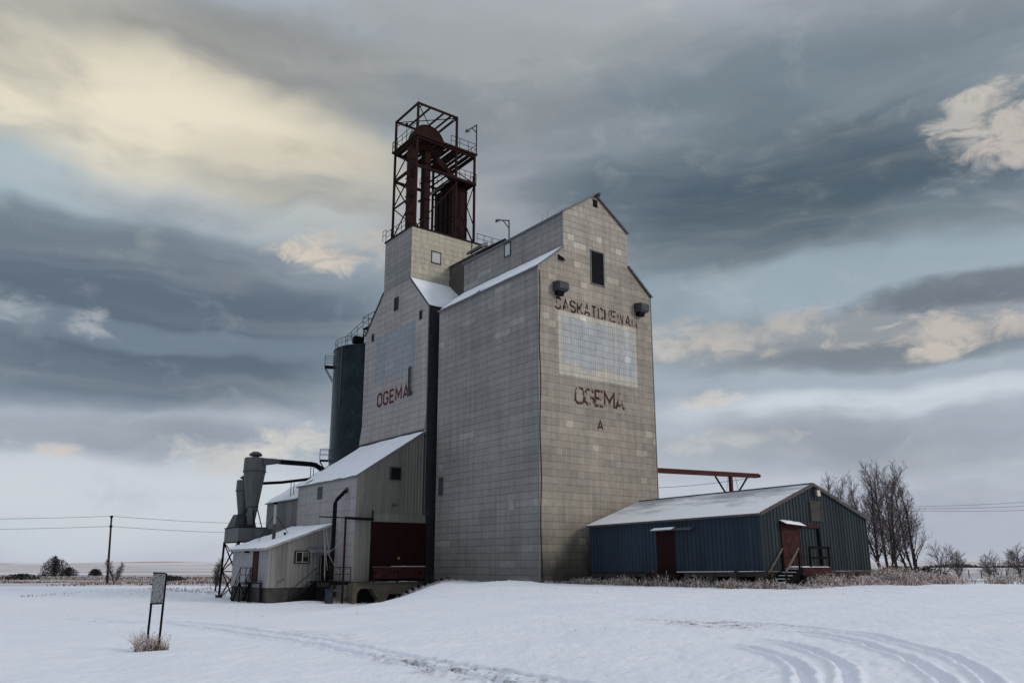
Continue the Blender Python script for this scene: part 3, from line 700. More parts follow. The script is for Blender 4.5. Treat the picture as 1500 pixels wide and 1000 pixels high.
build('flared_skirt', MB().prism([(BX0 - .01, Y0 + .02, 12.7), (BX0 - .24, Y0 + .02, 12.75), (BX0 - .2, Y0 + .02, 13.4), (BX0 - .01, Y0 + .02, 14.9)], (0, Y3 - Y0 - .02, 0)), M_B_L, B)
for ya, yb in ((Y0, Y1), (Y3, Y2)):
    s_ = -1 if ya < yb else 1
    mb = MB().slab((BX0 - .1, ya + s_ * .15, BE - .02), (BX1, ya + s_ * .15, BE - .02), (BX1, yb, BC + .14), (BX0 - .1, yb, BC + .14), .12); build('roof', mb, M_TRIM, B)
snow_sheet('snow_cover', (BX0 - .04, Y0 - .12, BE - .01), (BX1 - .3, Y0 - .12, BE - .01), (BX1 - .3, Y1 - .02, BC + .16), (BX0 - .04, Y1 - .02, BC + .16), B, .17, 11, .3)
mb = MB().box(BX0 - .1, BX1 + .05, Y1 - .1, Y2 + .1, BT, BT + .14); build('deck', mb, M_RED, B)
mb = MB(); mb.bar((BX0 - .02, Y0 - .01, BB), (BX0 - .02, Y0 - .01, BE), .07); build('corner_trim', mb, M_TRIML, B)
mb = MB(); mb.bar((BX0 - .3, Y0, 12.9), (BX0 - .3, Y3, 12.9), .08, .16); build('base_flashing', mb, M_TRIM, B)
# openings on the side wall
def opening(y0, y1, z0, z1, m=M_DARK, nm='window'):
    o = build(nm, MB().box(BX0 - .015, BX0 + .1, y0, y1, z0, z1), m, B)
    mb = MB()
    for a_, b_ in (((y0 - .04, z0 - .04), (y0 - .04, z1 + .04)), ((y1 + .04, z0 - .04), (y1 + .04, z1 + .04)), ((y0 - .08, z1 + .06), (y1 + .08, z1 + .06)), ((y0 - .08, z0 - .06), (y1 + .08, z0 - .06))): mb.bar((BX0 - .02, *a_), (BX0 - .02, *b_), .07)
    build('frame', mb, M_GALVD, o); return o
opening(21.3, 22.05, 25.75, 26.95, M_GLASS); opening(16.68, 17.02, 23.65, 24.35); opening(26.3, 26.65, 23.65, 24.3)
o = build('window', MB().box(1.9, 2.85, Y1 - .03, Y1 + .05, 30.45, 31.5), M_GLASSW, B)
mb = MB()
for a_, b_ in (((1.85, 30.4), (1.85, 31.55)), ((2.9, 30.4), (2.9, 31.55)), ((1.8, 31.57), (2.95, 31.57)), ((1.8, 30.38), (2.95, 30.38))): mb.bar((a_[0], Y1 - .04, a_[1]), (b_[0], Y1 - .04, b_[1]), .07)
build('frame', mb, M_TRIM, o)
sd = lambda u, z, o: (BX0 - o - .004, -u, z)      # u runs towards the viewer, so that the text reads left to right
build('painted_sign', wavy_panel(17.8, 25.8, 18.5, 24.0, lambda y, z: (BX0 - .006, y, z), 8), M_SIGNL, B, label='faded blue sign panel on the side wall')
lettering('lettering', 'OGEMA', -24.9, -18.85, 16.42, 1.42, sd, B, M_LETF, w=.17, label='dark red capitals OGEMA')
mb = MB().tube([(BX0 - .2, 18.3, 16.75), (BX0 - .2, 18.3, 19.3)], .1, 6).bar((BX0 - .2, 18.55, 17.0), (BX0 - .2, 18.55, 19.2), .05).box(BX0 - .34, BX0 - .01, 18.12, 18.62, 16.6, 16.95)
for z in (17.2, 17.9, 18.6, 19.2): mb.bar((BX0 - .01, 18.4, z), (BX0 - .25, 18.4, z), .05)
build('gauge_pipe', mb, M_GALVD, B)
mb = MB(); railing(mb, [(7.3, Y1 + .05, BT + .14), (9.1, Y1 + .05, BT + .14)], 1.1, .9, .03); build('roof_railing', mb, M_STEEL, B); mb = MB(); railing(mb, [(9.3, Y1 + .05, BT + .14), (BX1, Y1 + .05, BT + .14), (BX1, Y2, BT + .14), (5, Y2, BT + .14)], 1.1, 1.1, .03); build('roof_railing', mb, M_STEEL, B); mb = MB()
railing(mb, [(BX0 + .05, Y1 + 1.2, BT + .14), (BX0 + .05, Y2 + .1, BT + .14)], 1.1, 1.1, .03); build('roof_railing', mb, M_STEEL, B); mb = MB(); railing(mb, [(BX0 - .3, Y2 + .1, BT + .14), (BX0 - .3, Y2 - .6, BT + .14)], 1.1, .7, .03)
build('roof_railing', mb, M_STEEL, B)
mb = MB()
for x in (4.0,): mb.tube([(6.6, Y1 - .05, BC + .5), (6.6, Y1 - .05, BT)], .035, 5)
build('conduit', mb, M_TRIM, B)

# covered gallery that joins the two heads over the gap
K = thing('rooftop_gallery', (6.2, 16, 28), 'dark narrow gallery joining the cupola to the pale head box', 'gallery')
wall_part('wall', [
    ([(3.96, Y1, 26.6), (3.96, WY + .01, 26.6), (3.96, WY + .01, 30.3), (3.96, Y1, 30.3)],),
    ([(8.5, WY + .01, 26.6), (8.5, Y1, 26.6), (8.5, Y1, 30.3), (8.5, WY + .01, 30.3)],),
    ([(3.96, WY + .01, 30.3), (3.96, WY + .01, 29.9), (6.2, WY + .01, 29.9), (6.2, WY + .01, 31.7)],)], uv_tiles('shaded_tin_gallery', (.10, .09, .082), (.075, .068, .062), var=.1, seam_u=.2, seam_v=.3), K)  # shade on the gallery is put into its dark tin colour
mb = MB().slab((3.85, 12.6, 30.35), (3.85, Y1 - .02, 30.35), (6.2, Y1 - .02, 31.9), (6.2, 12.6, 31.9), .12).slab((8.6, 12.6, 30.35), (8.6, Y1 - .02, 30.35), (6.2, Y1 - .02, 31.9), (6.2, 12.6, 31.9), .12)
build('roof', mb, M_TRIM, K)
build('hatch_cover', MB().prism([(3.75, 13.0, 30.5), (3.75, 15.6, 30.5), (3.75, 15.6, 30.75), (3.75, 13.0, 30.85)], (.7, 0, .35)), M_GALV, K)

# ================================================================== red head tower on the box roof
def lampmast(name, x, y, z0, z1, arm, label):
    t = thing(name, (x, y, z0), label, 'floodlight')
    build('mast', MB().tube([(x, y, z0), (x, y, z1)], .07, 6), M_RED, t)
    a = Vector((x, y, z1 - .05)); e_ = a + Vector(arm)
    build('arm', MB().bar(a, e_, .1).bar((x, y, z1 - .95), a.lerp(e_, .55), .07), M_RED, t)
    build('lamp_head', MB().prism([e_ + Vector((-.22, -.15, .02)), e_ + Vector((.2, -.15, .12)), e_ + Vector((.16, -.15, -.12)), e_ + Vector((-.2, -.15, -.3))], (0, .3, 0)), M_GALVD, t)
    return t
TZ = BT + .14
T = thing('steel_tower', (2.3, 21.5, TZ), 'open dark red steel frame tower standing on the head box roof', 'tower')
legs = [((0, 19.2), 47.45), ((4.7, 19.2), 47.45), ((0, 23.8), 47.45), ((4.7, 23.8), 47.45), ((7.0, 19.2), 43.9), ((7.0, 23.8), 43.9)]
for (x, y), zt in legs: build('leg', MB().bar((x, y, TZ), (x, y, zt), .2, .2), M_RED, T)
mb = MB()
for z, xs_ in ((47.35, 4.7), (43.55, 7.0), (40.4, 7.0)):
    w = .2 if z > 44 else .26
    for y in (19.2, 23.8): mb.bar((0, y, z), (xs_, y, z), w * .8, w)
    for x in ((0, 4.7) if xs_ < 5 else (0, 4.7, 7.0)): mb.bar((x, 19.2, z), (x, 23.8, z), w * .8, w)
for x in (1.45, 3.1, 4.0): mb.bar((x, 19.2, 47.33), (x, 23.8, 47.33), .14, .16)
mb.bar((.0, 19.2, 37.3), (0, 23.8, 37.3), .14)
build_each('beam', mb, M_RED, T)
mb = MB()
for z0, z1 in ((TZ, 37.3), (37.3, 40.4), (40.4, 43.4)):
    mb.bar((0, 19.25, z0), (0, 23.75, z1), .09); mb.bar((-.1, 23.75, z0), (-.1, 19.25, z1), .09)
mb.bar((.1, 19.2, TZ), (4.6, 19.2, 39.6), .1); mb.bar((4.75, 23.8, TZ), (0.1, 23.8, 40.2), .09)
mb.bar((7, 19.3, 35.8), (7, 21.5, 40.2), .08); mb.bar((7, 19.3, 40.5), (7, 22.8, 43.4), .09); mb.bar((6.9, 19.2, TZ), (5.4, 19.2, 36.4), .12); mb.bar((7, 23.7, TZ), (7, 19.3, 40.2), .08)
mb.bar((0, 19.2, 47.3), (4.7, 23.8, 47.3), .07); mb.bar((0, 23.8, 47.28), (4.7, 19.2, 47.28), .07)
for sx, sy in ((0, 19.2), (4.7, 19.2), (0, 23.8)):
    d = -1 if sx > 2 else 1; mb.bar((sx, sy, 46.8), (sx + d * .55, sy, 47.3), .08)
build_each('brace', mb, M_RED, T)
mb = MB()          # top working platform: open joists with narrow gratings between them
mb.bar((-.3, 19.0, 43.75), (7.2, 19.0, 43.75), .12, .22).bar((-.3, 24.0, 43.75), (7.2, 24.0, 43.75), .12, .22)
for i in range(13):
    x = -.2 + i * .6; mb.bar((x, 19.0, 43.74), (x, 24.0, 43.74), .1, .18)
for i in range(12):
    x = .1 + i * .6
    if i % 3 != 1: mb.box(x - .2, x + .2, 19.05, 23.95, 43.84, 43.88)
    else: mb.box(x - .2, x + .1, 19.05, 23.95, 43.84, 43.88)
build('platform', mb, M_RED, T)
mb = MB(); railing(mb, [(-.25, 23.9, 43.85), (-.25, 19.05, 43.85)], 1.1, 1.0, .032); build('railing', mb, M_RED, T); mb = MB(); railing(mb, [(3.9, 19.0, 43.85), (7.1, 19.0, 43.85), (7.1, 24.0, 43.85), (-.25, 24.0, 43.85)], 1.1, .95, .032)
build('railing', mb, M_RED, T)
mb = MB()
for i in range(7): mb.bar((2.9 + i * .68, 19.0, 40.35), (2.9 + i * .68, 22.3, 40.35), .1, .14)
mb.box(4.7, 7.1, 19.05, 22.2, 40.43, 40.48).bar((2.9, 19.0, 40.3), (7.1, 19.0, 40.3), .12, .24).bar((2.9, 22.3, 40.3), (7.1, 22.3, 40.3), .12, .24)
build('landing', mb, M_RED, T)
mb = MB(); railing(mb, [(5.0, 19.0, 40.45), (7.1, 19.0, 40.45), (7.1, 22.3, 40.45)], 1.05, .6, .03); build('railing', mb, M_RED, T); mb = MB(); railing(mb, [(2.2, 22.3, 39.8), (4.9, 22.3, 41.0)], 1.0, .6, .03); build('railing', mb, M_RED, T)
mb = MB()          # sloping stair between landings
for dy in (21.2, 22.0): mb.bar((1.9, dy, 38.0), (4.6, dy, 40.4), .07, .26)
for i in range(10):
    q = i / 9; mb.box(1.9 + 2.7 * q - .1, 1.9 + 2.7 * q + .14, 21.2, 22.0, 38.0 + 2.4 * q, 38.04 + 2.4 * q)
build('stair', mb, M_GALVD, T)
mb = MB()          # caged ladder
for x in (2.55, 3.0): mb.tube([(x, 22.6, TZ), (x, 22.6, 41.4)], .03, 5)
for i in range(26): mb.tube([(2.55, 22.6, TZ + .15 + i * .3), (3.0, 22.6, TZ + .15 + i * .3)], .02, 4)
for i in range(6):
    z = TZ + 2 + i * 1.1; mb.tube([(2.55, 22.6, z), (2.4, 22.2, z), (2.6, 21.9, z), (2.95, 21.9, z), (3.15, 22.2, z), (3.0, 22.6, z)], .018, 4)
for x in (1.15, 1.5): mb.tube([(x, 23.0, TZ), (x, 23.0, 43.7)], .025, 5)
for i in range(16): mb.tube([(1.15, 23.0, TZ + .3 + i * .6), (1.5, 23.0, TZ + .3 + i * .6)], .018, 4)
build('ladder', mb, M_STEEL, T)
mb = MB().tube([(.05, 19.25, 47.5), (.05, 19.25, 48.0)], .012, 4); mb.tube([(.6, 22.6, 43.9), (.6, 22.6, 46.6)], .02, 5).box(.5, .7, 22.5, 22.7, 46.6, 46.85)
build_each('lightning_rod', mb, M_STEEL, T)
build('floodlight', MB().tube([(4.3, 19.3, 46.9), (4.2, 19.0, 46.75)], [.08, .14], 8), M_GALVD, T)

H = thing('bucket_elevator', (1.8, 21, TZ), 'dark red bucket elevator, round head drum on two square casings inside the tower', 'bucket elevator')
mb = MB(); c = Vector((1.86, 0, 43.95)); r = 1.84; pr = [(c.x + r * math.cos(a), c.z + r * math.sin(a)) for a in np.linspace(-.35, math.pi + .35, 30)]
pr = [(.3, 43.0)] + [(3.4, 43.0)] + pr
mb.prism([(x, 20.05, z) for x, z in [pr[0], pr[1]] + pr[2:]], (0, 1.15, 0))
hd = build('head_drum', mb, M_RED, H)
mb = MB(); mb.tube([(c.x, 19.9, c.z), (c.x, 20.06, c.z)], .28, 12)
mb.tube([(c.x + r * 1.0 * math.cos(a), 20.03, c.z + r * 1.0 * math.sin(a)) for a in np.linspace(0, math.pi, 24)], .05, 5)
build('bearing', mb, M_RED, hd)
for x0, x1 in ((-.12, .52), (1.56, 2.22)):
    mb = MB().box(x0, x1, 20.2, 21.0, TZ, 43.1)
    for z in np.arange(TZ + 1.8, 42.5, 2.0): mb.box(x0 - .05, x1 + .05, 20.1, 21.15, z, z + .08)
    build('casing', mb, M_RED, H)
build('spout', MB().prism([(3.0, 20.3, 42.7), (3.55, 20.3, 42.7), (5.5, 20.3, 41.1), (5.1, 20.3, 40.9), (3.0, 20.3, 42.2)], (0, .7, 0)), M_RED, H)
build('drive_motor', MB().tube([(2.6, 21.3, 44.3), (2.6, 22.3, 44.3)], .32, 10).box(2.1, 3.1, 21.3, 22.2, 43.88, 44.0), M_RED, H)
Q = thing('scale_housing', (5.7, 21.4, TZ), 'tall boxy dark red steel bin with vertical ribs beside the two casings', 'bin')
mb = MB().box(4.78, 6.6, 20.0, 23.5, TZ, 40.15)
for x in (4.83, 5.7, 6.55): mb.box(x - .05, x + .05, 19.91, 19.99, TZ, 40.1)
for y in (20.9, 21.8, 22.7): mb.box(4.69, 4.77, y - .05, y + .05, TZ, 40.1)
for z in (TZ + .1, 36.5, 39.6): mb.box(4.7, 6.68, 19.92, 23.58, z, z + .08)
build('bin_shell', mb, M_RED, Q)
build('hopper_top', MB().prism([(4.9, 20.4, 40.16), (6.5, 20.4, 40.16), (5.9, 20.4, 41.0), (5.2, 20.4, 41.0)], (0, 2.2, 0)), M_RED, Q)
build('access_door', MB().box(5.3, 5.95, 19.93, 19.98, TZ + .6, TZ + 2.6), M_REDDOOR, Q)
lampmast('floodlight_mast', 7.08, 19.0, 43.9, 47.3, (-1.1, 0, -1.0), 'floodlight mast on the right end of the tower platform railing')
lampmast('floodlight_mast', 11.62, 19.25, TZ, 37.6, (-1.5, 0, -.35), 'floodlight mast standing on the head box roof just behind the cupola ridge')

# ================================================================== drive shed with the big red doors
CXL, CZ, CS = -6.92, 8.5, .665
zc = lambda x: CZ + (x - CXL) * CS
Dv = thing('drive_shed', (-4, 21, 0), 'lean-to drive shed with tall dark red double doors and a steep snowy roof', 'shed')
mb = MB()
mb.corr((CXL, 15.38), (-5.47, 15.38), lambda t: zc(CXL + t * 1.45), 0.0, .3, .08)
mb.corr((-5.47, 15.38), (-.62, 15.38), lambda t: zc(-5.47 + t * 4.85), 4.8, .3, .08)
mb.face([(CXL + .02, 15.42, -.1), (-.6, 15.42, -.1), (-.6, 15.42, zc(-.6) - .02), (CXL + .02, 15.42, CZ)])
build('end_wall', mb, M_CORRL, Dv)
wall_part('side_wall', [([(CXL, 35.7, -1.9), (CXL, 27.7, -1.9), (CXL, 27.7, 7.4), (CXL, 35.7, 7.4)], 1), ([(CXL, 27.7, -1.9), (CXL, 15.38, -1.9), (CXL, 15.38, CZ), (CXL, 27.7, CZ)], 0),
    ([(-.5, 27.7, -1.9), (CXL, 27.7, -1.9), (CXL, 27.7, CZ), (-.5, 27.7, zc(-.5))], 0), ([(-.5, 35.7, -1.9), (CXL, 35.7, -1.9), (CXL, 35.7, 7.4), (-.5, 35.7, 7.4 + 6.4 * CS)], 1)],
    [uv_tiles('light_flat_siding', (.345, .33, .335), (.30, .288, .292), tw=3.2, th=.95, seam_u=.0, seam_v=.55, var=.05, rib=1.6, ribk=0, fresh_amt=0), uv_tiles('grey_flat_siding', (.15, .15, .148), (.125, .125, .125), tw=1.2, th=2.4, seam_u=.15, seam_v=.3, var=.06, rib=.6)], Dv)
def leanroof(y0, y1, z, nm='roof', xr=-.45, seed=1):
    e_ = .22
    mb = MB().slab((CXL - e_, y0 - .12, z + .1 - e_ * CS), (CXL - e_, y1 + .12, z + .1 - e_ * CS), (xr, y1 + .12, z + .1 + (xr - CXL) * CS), (xr, y0 - .12, z + .1 + (xr - CXL) * CS), .12)
    build(nm, mb, M_TRIML, Dv)
    snow_sheet('snow_cover', (CXL - e_ + .03, y0 - .1, z + .11 - e_ * CS), (CXL - e_ + .03, y1 + .1, z + .11 - e_ * CS), (xr, y1 + .1, z + .11 + (xr - CXL) * CS), (xr, y0 - .1, z + .11 + (xr - CXL) * CS), Dv, .10, seed, .35)
leanroof(15.38, 27.7, CZ, seed=4); leanroof(27.86, 35.7, 7.4, seed=9, xr=-.7)
mb = MB().box(-5.52, -.34, 15.22, 15.34, 4.80, 4.88).slab((-5.52, 15.22, 4.88), (-.34, 15.22, 4.88), (-.34, 15.3, 5.5), (-5.52, 15.3, 5.5), .05); build('door_hood', mb, M_CORRL, Dv)
for x0, x1 in ((-5.40, -2.90), (-2.87, -.36)):
    mb = MB().box(x0, x1, 15.25, 15.33, .02, 4.78)
    for x in np.arange(x0 + .3, x1, .32): mb.box(x, x + .015, 15.24, 15.25, .05, 4.75)
    d = build('door', mb, M_REDDOOR, Dv)
    if x0 > -3: build('padlock', MB().box(-2.98, -2.8, 15.17, 15.24, 1.75, 1.95), M_BRASS, d)
build_each('door_jamb', MB().box(-5.5, -5.41, 15.2, 15.34, 0, 4.8).box(-.355, -.28, 15.2, 15.34, 0, 4.8), M_REDDOOR, Dv)
def framed_window(parent, x0, x1, y, z0, z1, fm, gm=M_GLASS, mull=False):
    o = build('window', MB().box(x0, x1, y - .05, y + .02, z0, z1), gm, parent); mb = MB(); w = .08
    mb.box(x0 - w, x0, y - .09, y, z0 - w, z1 + w).box(x1, x1 + w, y - .09, y, z0 - w, z1 + w).box(x0, x1, y - .09, y, z1, z1 + w).box(x0, x1, y - .09, y, z0 - w, z0)
    if mull: mb.box((x0 + x1) / 2 - .04, (x0 + x1) / 2 + .04, y - .085, y - .051, z0, z1)
    build('frame', mb, fm, o); return o
framed_window(Dv, -3.84, -2.93, 15.27, 8.38, 9.36, M_GALVD)
o = build('window', MB().box(CXL - .03, CXL + .05, 22.15, 23.2, 7.0, 8.1), M_GALVD, Dv)
build('wall_lamp', MB().bar((-3.6, 15.36, 6.25), (-3.6, 14.95, 6.2), .06).tube([(-3.75, 14.95, 6.15), (-3.35, 14.8, 6.25)], [.13, .09], 8), M_GALVD, Dv)
# concrete dock: beam with a trapezoid arch and a pier
zz = lambda p: -.09 - (p - 765) * .0107
xx = lambda p: -5.55 + (p - 385) * .01268
prof = [(245, 765), (725, 765), (725, 850), (610, 852), (500, 850), (478, 900), (432, 900), (400, 848), (380, 808), (298, 806), (274, 840), (272, 925), (243, 925)]
mb = MB().prism([(xx(a), 14.4, zz(b_)) for a, b_ in prof], (0, .9, 0))
ld = thing('loading_dock', (-4, 14.9, 0), 'stained concrete loading dock with arched underside in front of the big red doors', 'dock')
build('concrete_beam', mb, M_CONC, ld)
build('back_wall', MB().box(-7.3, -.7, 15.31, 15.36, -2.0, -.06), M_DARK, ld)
build('floor_edge', MB().box(-7.0, -1.2, 14.32, 14.39, -.22, -.06), M_CONCG, ld)
rl = thing('plank_railing', (-3.2, 14.5, 0), 'dark red plank barrier on the concrete dock before the big doors', 'railing')
mb = MB()
for x in (-5.5, -3.35, -1.25): mb.box(x - .07, x + .07, 14.42, 14.56, -.05, 1.12)
build_each('post', mb, M_REDDOOR, rl)
mb = MB(); mb.box(-5.55, -.8, 14.38, 14.42, .82, 1.08).box(-5.55, -.8, 14.38, 14.42, .22, .50); mb.box(-5.5, -.85, 14.43, 14.45, .5, .8); build_each('plank', mb, M_REDDOOR2, rl)
mb = MB().box(-5.6, -.72, 14.33, 14.62, 1.12, 1.17); build('top_rail', mb, M_WOODL, rl)
snow_sheet('snow_cover', (-4.0, 14.34, 1.17), (-.74, 14.34, 1.17), (-.74, 14.6, 1.17), (-4.0, 14.6, 1.17), rl, .035, 2, .1, edge=.02)
snow_sheet('snow_cover', (-5.5, 14.42, -.06), (-1.3, 14.42, -.06), (-1.3, 15.2, -.06), (-5.5, 15.2, -.06), ld, .05, 6, .15)

# ================================================================== office
OX, OXR, OY0, OY1, OS = -12.4, -6.95, 19.6, 28.3, .36
zo = lambda x: 2.66 + (x - OX) * OS
O = thing('office_building', (-9.7, 24, -1.8), 'small corrugated office with a snowy lean-to roof, one window and a red side door', 'office')
mb = MB().corr((OX, OY0), (OXR, OY0), lambda t: zo(OX + t * (OXR - OX)), -.5, .4, .09); build('front_wall', mb, M_CORRW, O)
wall_part('side_wall', [([(OX, OY1, -.5), (OX, OY0, -.5), (OX, OY0, 2.66), (OX, OY1, 2.66)],), ([(OXR, OY1, -.5), (OX, OY1, -.5), (OX, OY1, 2.66), (OXR, OY1, zo(OXR))],)], uv_tiles('white_lap_siding', (.30, .292, .30), (.262, .255, .262), tw=2.4, th=.6, seam_u=0, seam_v=.35, var=.05, rib=2.4, ribk=0, fresh_amt=0), O)
build('foundation', MB().box(OX + .04, OXR, OY0 + .06, OY1 - .04, -2.4, -.5), M_CONCG, O)
mb = MB(); e_ = .5
mb.slab((OX - e_, OY0 - .35, zo(OX - e_) + .12), (OX - e_, OY1 + .5, zo(OX - e_) + .12), (OXR, OY1 + .5, zo(OXR) + .12), (OXR, OY0 - .35, zo(OXR) + .12), .16); build('roof', mb, M_FRAMEL, O)
snow_sheet('snow_cover', (OX - e_ + .04, OY0 - .3, zo(OX - e_) + .13), (OX - e_ + .04, OY1 + .45, zo(OX - e_) + .13), (OXR, OY1 + .45, zo(OXR) + .13), (OXR, OY0 - .3, zo(OXR) + .13), O, .12, 21, .3)
framed_window(O, -10.12, -8.97, OY0 - .06, 1.5, 2.38, M_STEEL, mull=False)
mb = MB().box(-9.585, -9.505, OY0 - .16, OY0 - .112, 1.5, 2.38)
for x0, x1 in ((-10.12, -9.586), (-9.504, -8.97)): mb.box(x0, x1, OY0 - .147, OY0 - .112, 1.5, 1.56).box(x0, x1, OY0 - .147, OY0 - .112, 2.32, 2.38)
mb.box(-10.12, -10.06, OY0 - .1475, OY0 - .112, 1.561, 2.319).box(-9.03, -8.97, OY0 - .1475, OY0 - .112, 1.561, 2.319)
build('window_sash', mb, simple('cream_sash', (.30, .29, .24), .6), O)
build('window_blind', MB().box(-9.49, -9.0, OY0 - .125, OY0 - .1125, 1.95, 2.31), simple('tan_blind', (.13, .12, .09), .8), O)
o = build('door', MB().box(OX - .05, OX + .02, 21.9, 22.8, -.05, 2.28), M_REDDOOR2, O)
build('door_frame', MB().box(OX - .06, OX + .01, 21.76, 21.89, -.05, 2.4).box(OX - .06, OX + .01, 22.81, 23.0, -.05, 2.4).box(OX - .06, OX + .01, 21.9, 22.8, 2.29, 2.4), M_REDDOOR, o)
build('handle', MB().tube([(OX - .1, 22.02, .95), (OX - .1, 22.14, .95)], .025, 6), M_BRASS, o)
build('wall_lamp', MB().box(OX - .3, OX, 24.2, 24.5, 2.3, 2.5), M_STEEL, O)
build('entrance_door', MB().box(-8.0, -7.1, OY0 - .08, OY0 - .04, .02, 2.1), M_REDDOOR, O)
cn = build('entrance_canopy', MB().slab((-9.2, OY0 - .9, 2.35), (-7.05, OY0 - .9, 2.35), (-7.05, OY0 - .04, 2.75), (-9.2, OY0 - .04, 2.75), .07).bar((-9.1, OY0 - .85, 2.3), (-9.1, OY0 - .85, .2), .08), M_TRIML, O)
build('meter_box', MB().box(OX - .3, OX, 20.5, 21.0, -1.5, -.6).tube([(OX - .15, 20.7, -.6), (OX - .15, 20.7, .1)], .04, 6), M_CONCG, O)
build('conduit', MB().tube([(-11.6, OY0 - .08, -.4), (-11.55, OY0 - .12, -.05), (-11.2, OY0 - .12, .05), (-11.05, OY0 - .08, .25)], .035, 6), M_GALVD, O)
# left stairs and landing
s1 = thing('steel_stairs', (-12.9, 22.5, -1.8), 'dark steel steps and landing with pipe railing at the office side door', 'stairs')
mb = MB().box(OX - 1.0, OX - .07, 20.3, 23.2, -.17, -.1); build('landing', mb, M_STEEL, s1)
mb = MB()
for i in range(7):
    q = (i + .6) / 7.4; mb.box(OX - .95, OX - .12, 23.2 + 1.6 * q - .04, 23.2 + 1.6 * q + .22, -.15 - 1.7 * q, -.10 - 1.7 * q)
build_each('tread', mb, M_GALVD, s1)
mb = MB()
for x in (OX - .98, OX - .1): mb.bar((x, 23.2, -.15), (x, 24.9, -1.95), .06, .24)
for y in (20.4, 23.1):
    for x in (OX - .95, OX - .15): mb.bar((x, y, -.17), (x, y, -2.2), .08)
mb.bar((OX - .95, 20.5, -1.9), (OX - .95, 23.0, -.3), .06); build_each('stringer', mb, M_STEEL, s1)
mb = MB(); railing(mb, [(OX - .98, 20.4, -.12), (OX - .98, 23.2, -.12)], 1.2, 1.4, .032); build('railing', mb, M_STEEL, s1)
mb = MB(); railing(mb, [(OX - .98, 23.2, -.12), (OX - .98, 24.9, -1.9)], 1.15, 1.2, .032); build('railing', mb, M_STEEL, s1)
mb = MB(); railing(mb, [(OX - .1, 23.2, -.12), (OX - .1, 24.9, -1.9)], 1.15, 1.2, .032); build('railing', mb, M_STEEL, s1)
# right stairs and landing
s2 = thing('steel_stairs', (-8.5, 18, -1.7), 'dark steel steps with a landing between the office and the drive shed', 'stairs')
build('landing', MB().box(-8.8, -6.98, 15.6, 19.5, -.08, 0).bar((-8.75, 15.65, -.15), (-6.98, 15.65, -.15), .08, .2), M_STEEL, s2)
mb = MB()
for i in range(8):
    q = (i + .6) / 8.3; mb.box(-8.85 - 2.1 * q - .12, -8.85 - 2.1 * q + .15, 18.4, 19.4, -.04 - 1.75 * q, -1.75 * q)
build_each('tread', mb, M_WOOD, s2)
mb = MB().prism([(-8.8, 18.38, .0), (-8.8, 18.38, -2.0), (-9.3, 18.38, -2.0), (-11.0, 18.38, -1.95), (-11.0, 18.38, -1.7)], (0, -.05, 0)); 
for y in (15.7, 18.3):
    for x in (-8.75, -7.1): mb.bar((x, y, -.1), (x, y, -2.1), .09)
build_each('stringer', mb, M_STEEL, s2)
mb = MB(); railing(mb, [(-8.8, 15.65, 0), (-7.0, 15.65, 0)], 1.12, .9, .028); railing(mb, [(-8.8, 15.65, 0), (-8.8, 18.3, 0)], 1.1, 1.3, .028)
mb.tube([(-8.8, 18.35, 1.0), (-11.0, 18.35, -.8)], .035, 6); mb.tube([(-11.0, 18.35, -.8), (-11.0, 18.35, -1.9)], .03, 5); build('railing', mb, M_RED, s2)
build('lower_boards', MB().box(-8.7, -7.05, 15.5, 15.56, -.72, -.6).box(-8.7, -7.05, 15.5, 15.56, -1.5, -1.2), M_WOODL, s2)
mb = MB().tube([(-9.0, 15.1, -1.65), (-9.0, 15.1, -.55)], .33, 14); mb.tube([(-9.0, 15.1, -.62), (-9.0, 15.1, -.52)], .35, 14)
tag(build('steel_barrel', mb, simple('dark_blue_steel', (.03, .035, .05), .45, metal=.3), None), 'dark upright barrel standing beneath the landing by the office steps', 'barrel')
# pipes in front
g1 = thing('dump_pipe', (-7.9, 17.08, 0), 'thick black bent pipe coming out of the drive shed wall and dropping to the landing', 'pipe')
build('pipe', MB().tube([(-6.9, 17.08, 7.4), (-7.15, 17.08, 7.28), (-7.85, 17.08, 6.55), (-7.95, 17.08, 6.3), (-8.0, 17.08, .1)], [.13, .15, .15, .17, .18], 10), M_STEEL, g1)
build('wall_collar', MB().tube([(-6.9, 17.08, 7.42), (-7.05, 17.08, 7.38)], .22, 10), M_GALVD, g1)
g2 = thing('pipe_gantry', (-7.9, 15.0, 0), 'thin rusty post carrying a level bar that ends at the red doors', 'gantry')
build_each('post', MB().tube([(-7.93, 15.0, -1.7), (-7.93, 15.0, 4.98)], .085, 8), M_RED, g2)
build('crossbar', MB().bar((-10.2, 15.0, 5.02), (-8.0, 15.0, 5.0), .09).bar((-8.0, 15.0, 5.0), (-5.45, 15.0, 4.95), .12, .22).bar((-5.55, 15.0, 4.8), (-5.55, 15.0, 5.7), .09), M_STEEL, g2)
mb = MB()
for a_, b_ in (((-9.9, 15.0, 4.9), (-8.7, 16.3, .9)), ((-9.7, 15.0, 4.9), (-8.9, 15.7, 2.3)), ((-8.9, 15.7, 2.3), (-8.1, 15.2, 3.4)), ((-9.1, 15.7, 2.4), (-7.6, 15.7, .3)), ((-9.4, 15.5, 3.0), (-9.2, 15.7, .3))): 
    a_, b_ = Vector(a_), Vector(b_); mb.tube([a_.lerp(b_, i / 8) + Vector((0, 0, -.15 * math.sin(math.pi * i / 8))) for i in range(9)], .018, 4)
build_each('rope', mb, M_FRAMEL, g2)
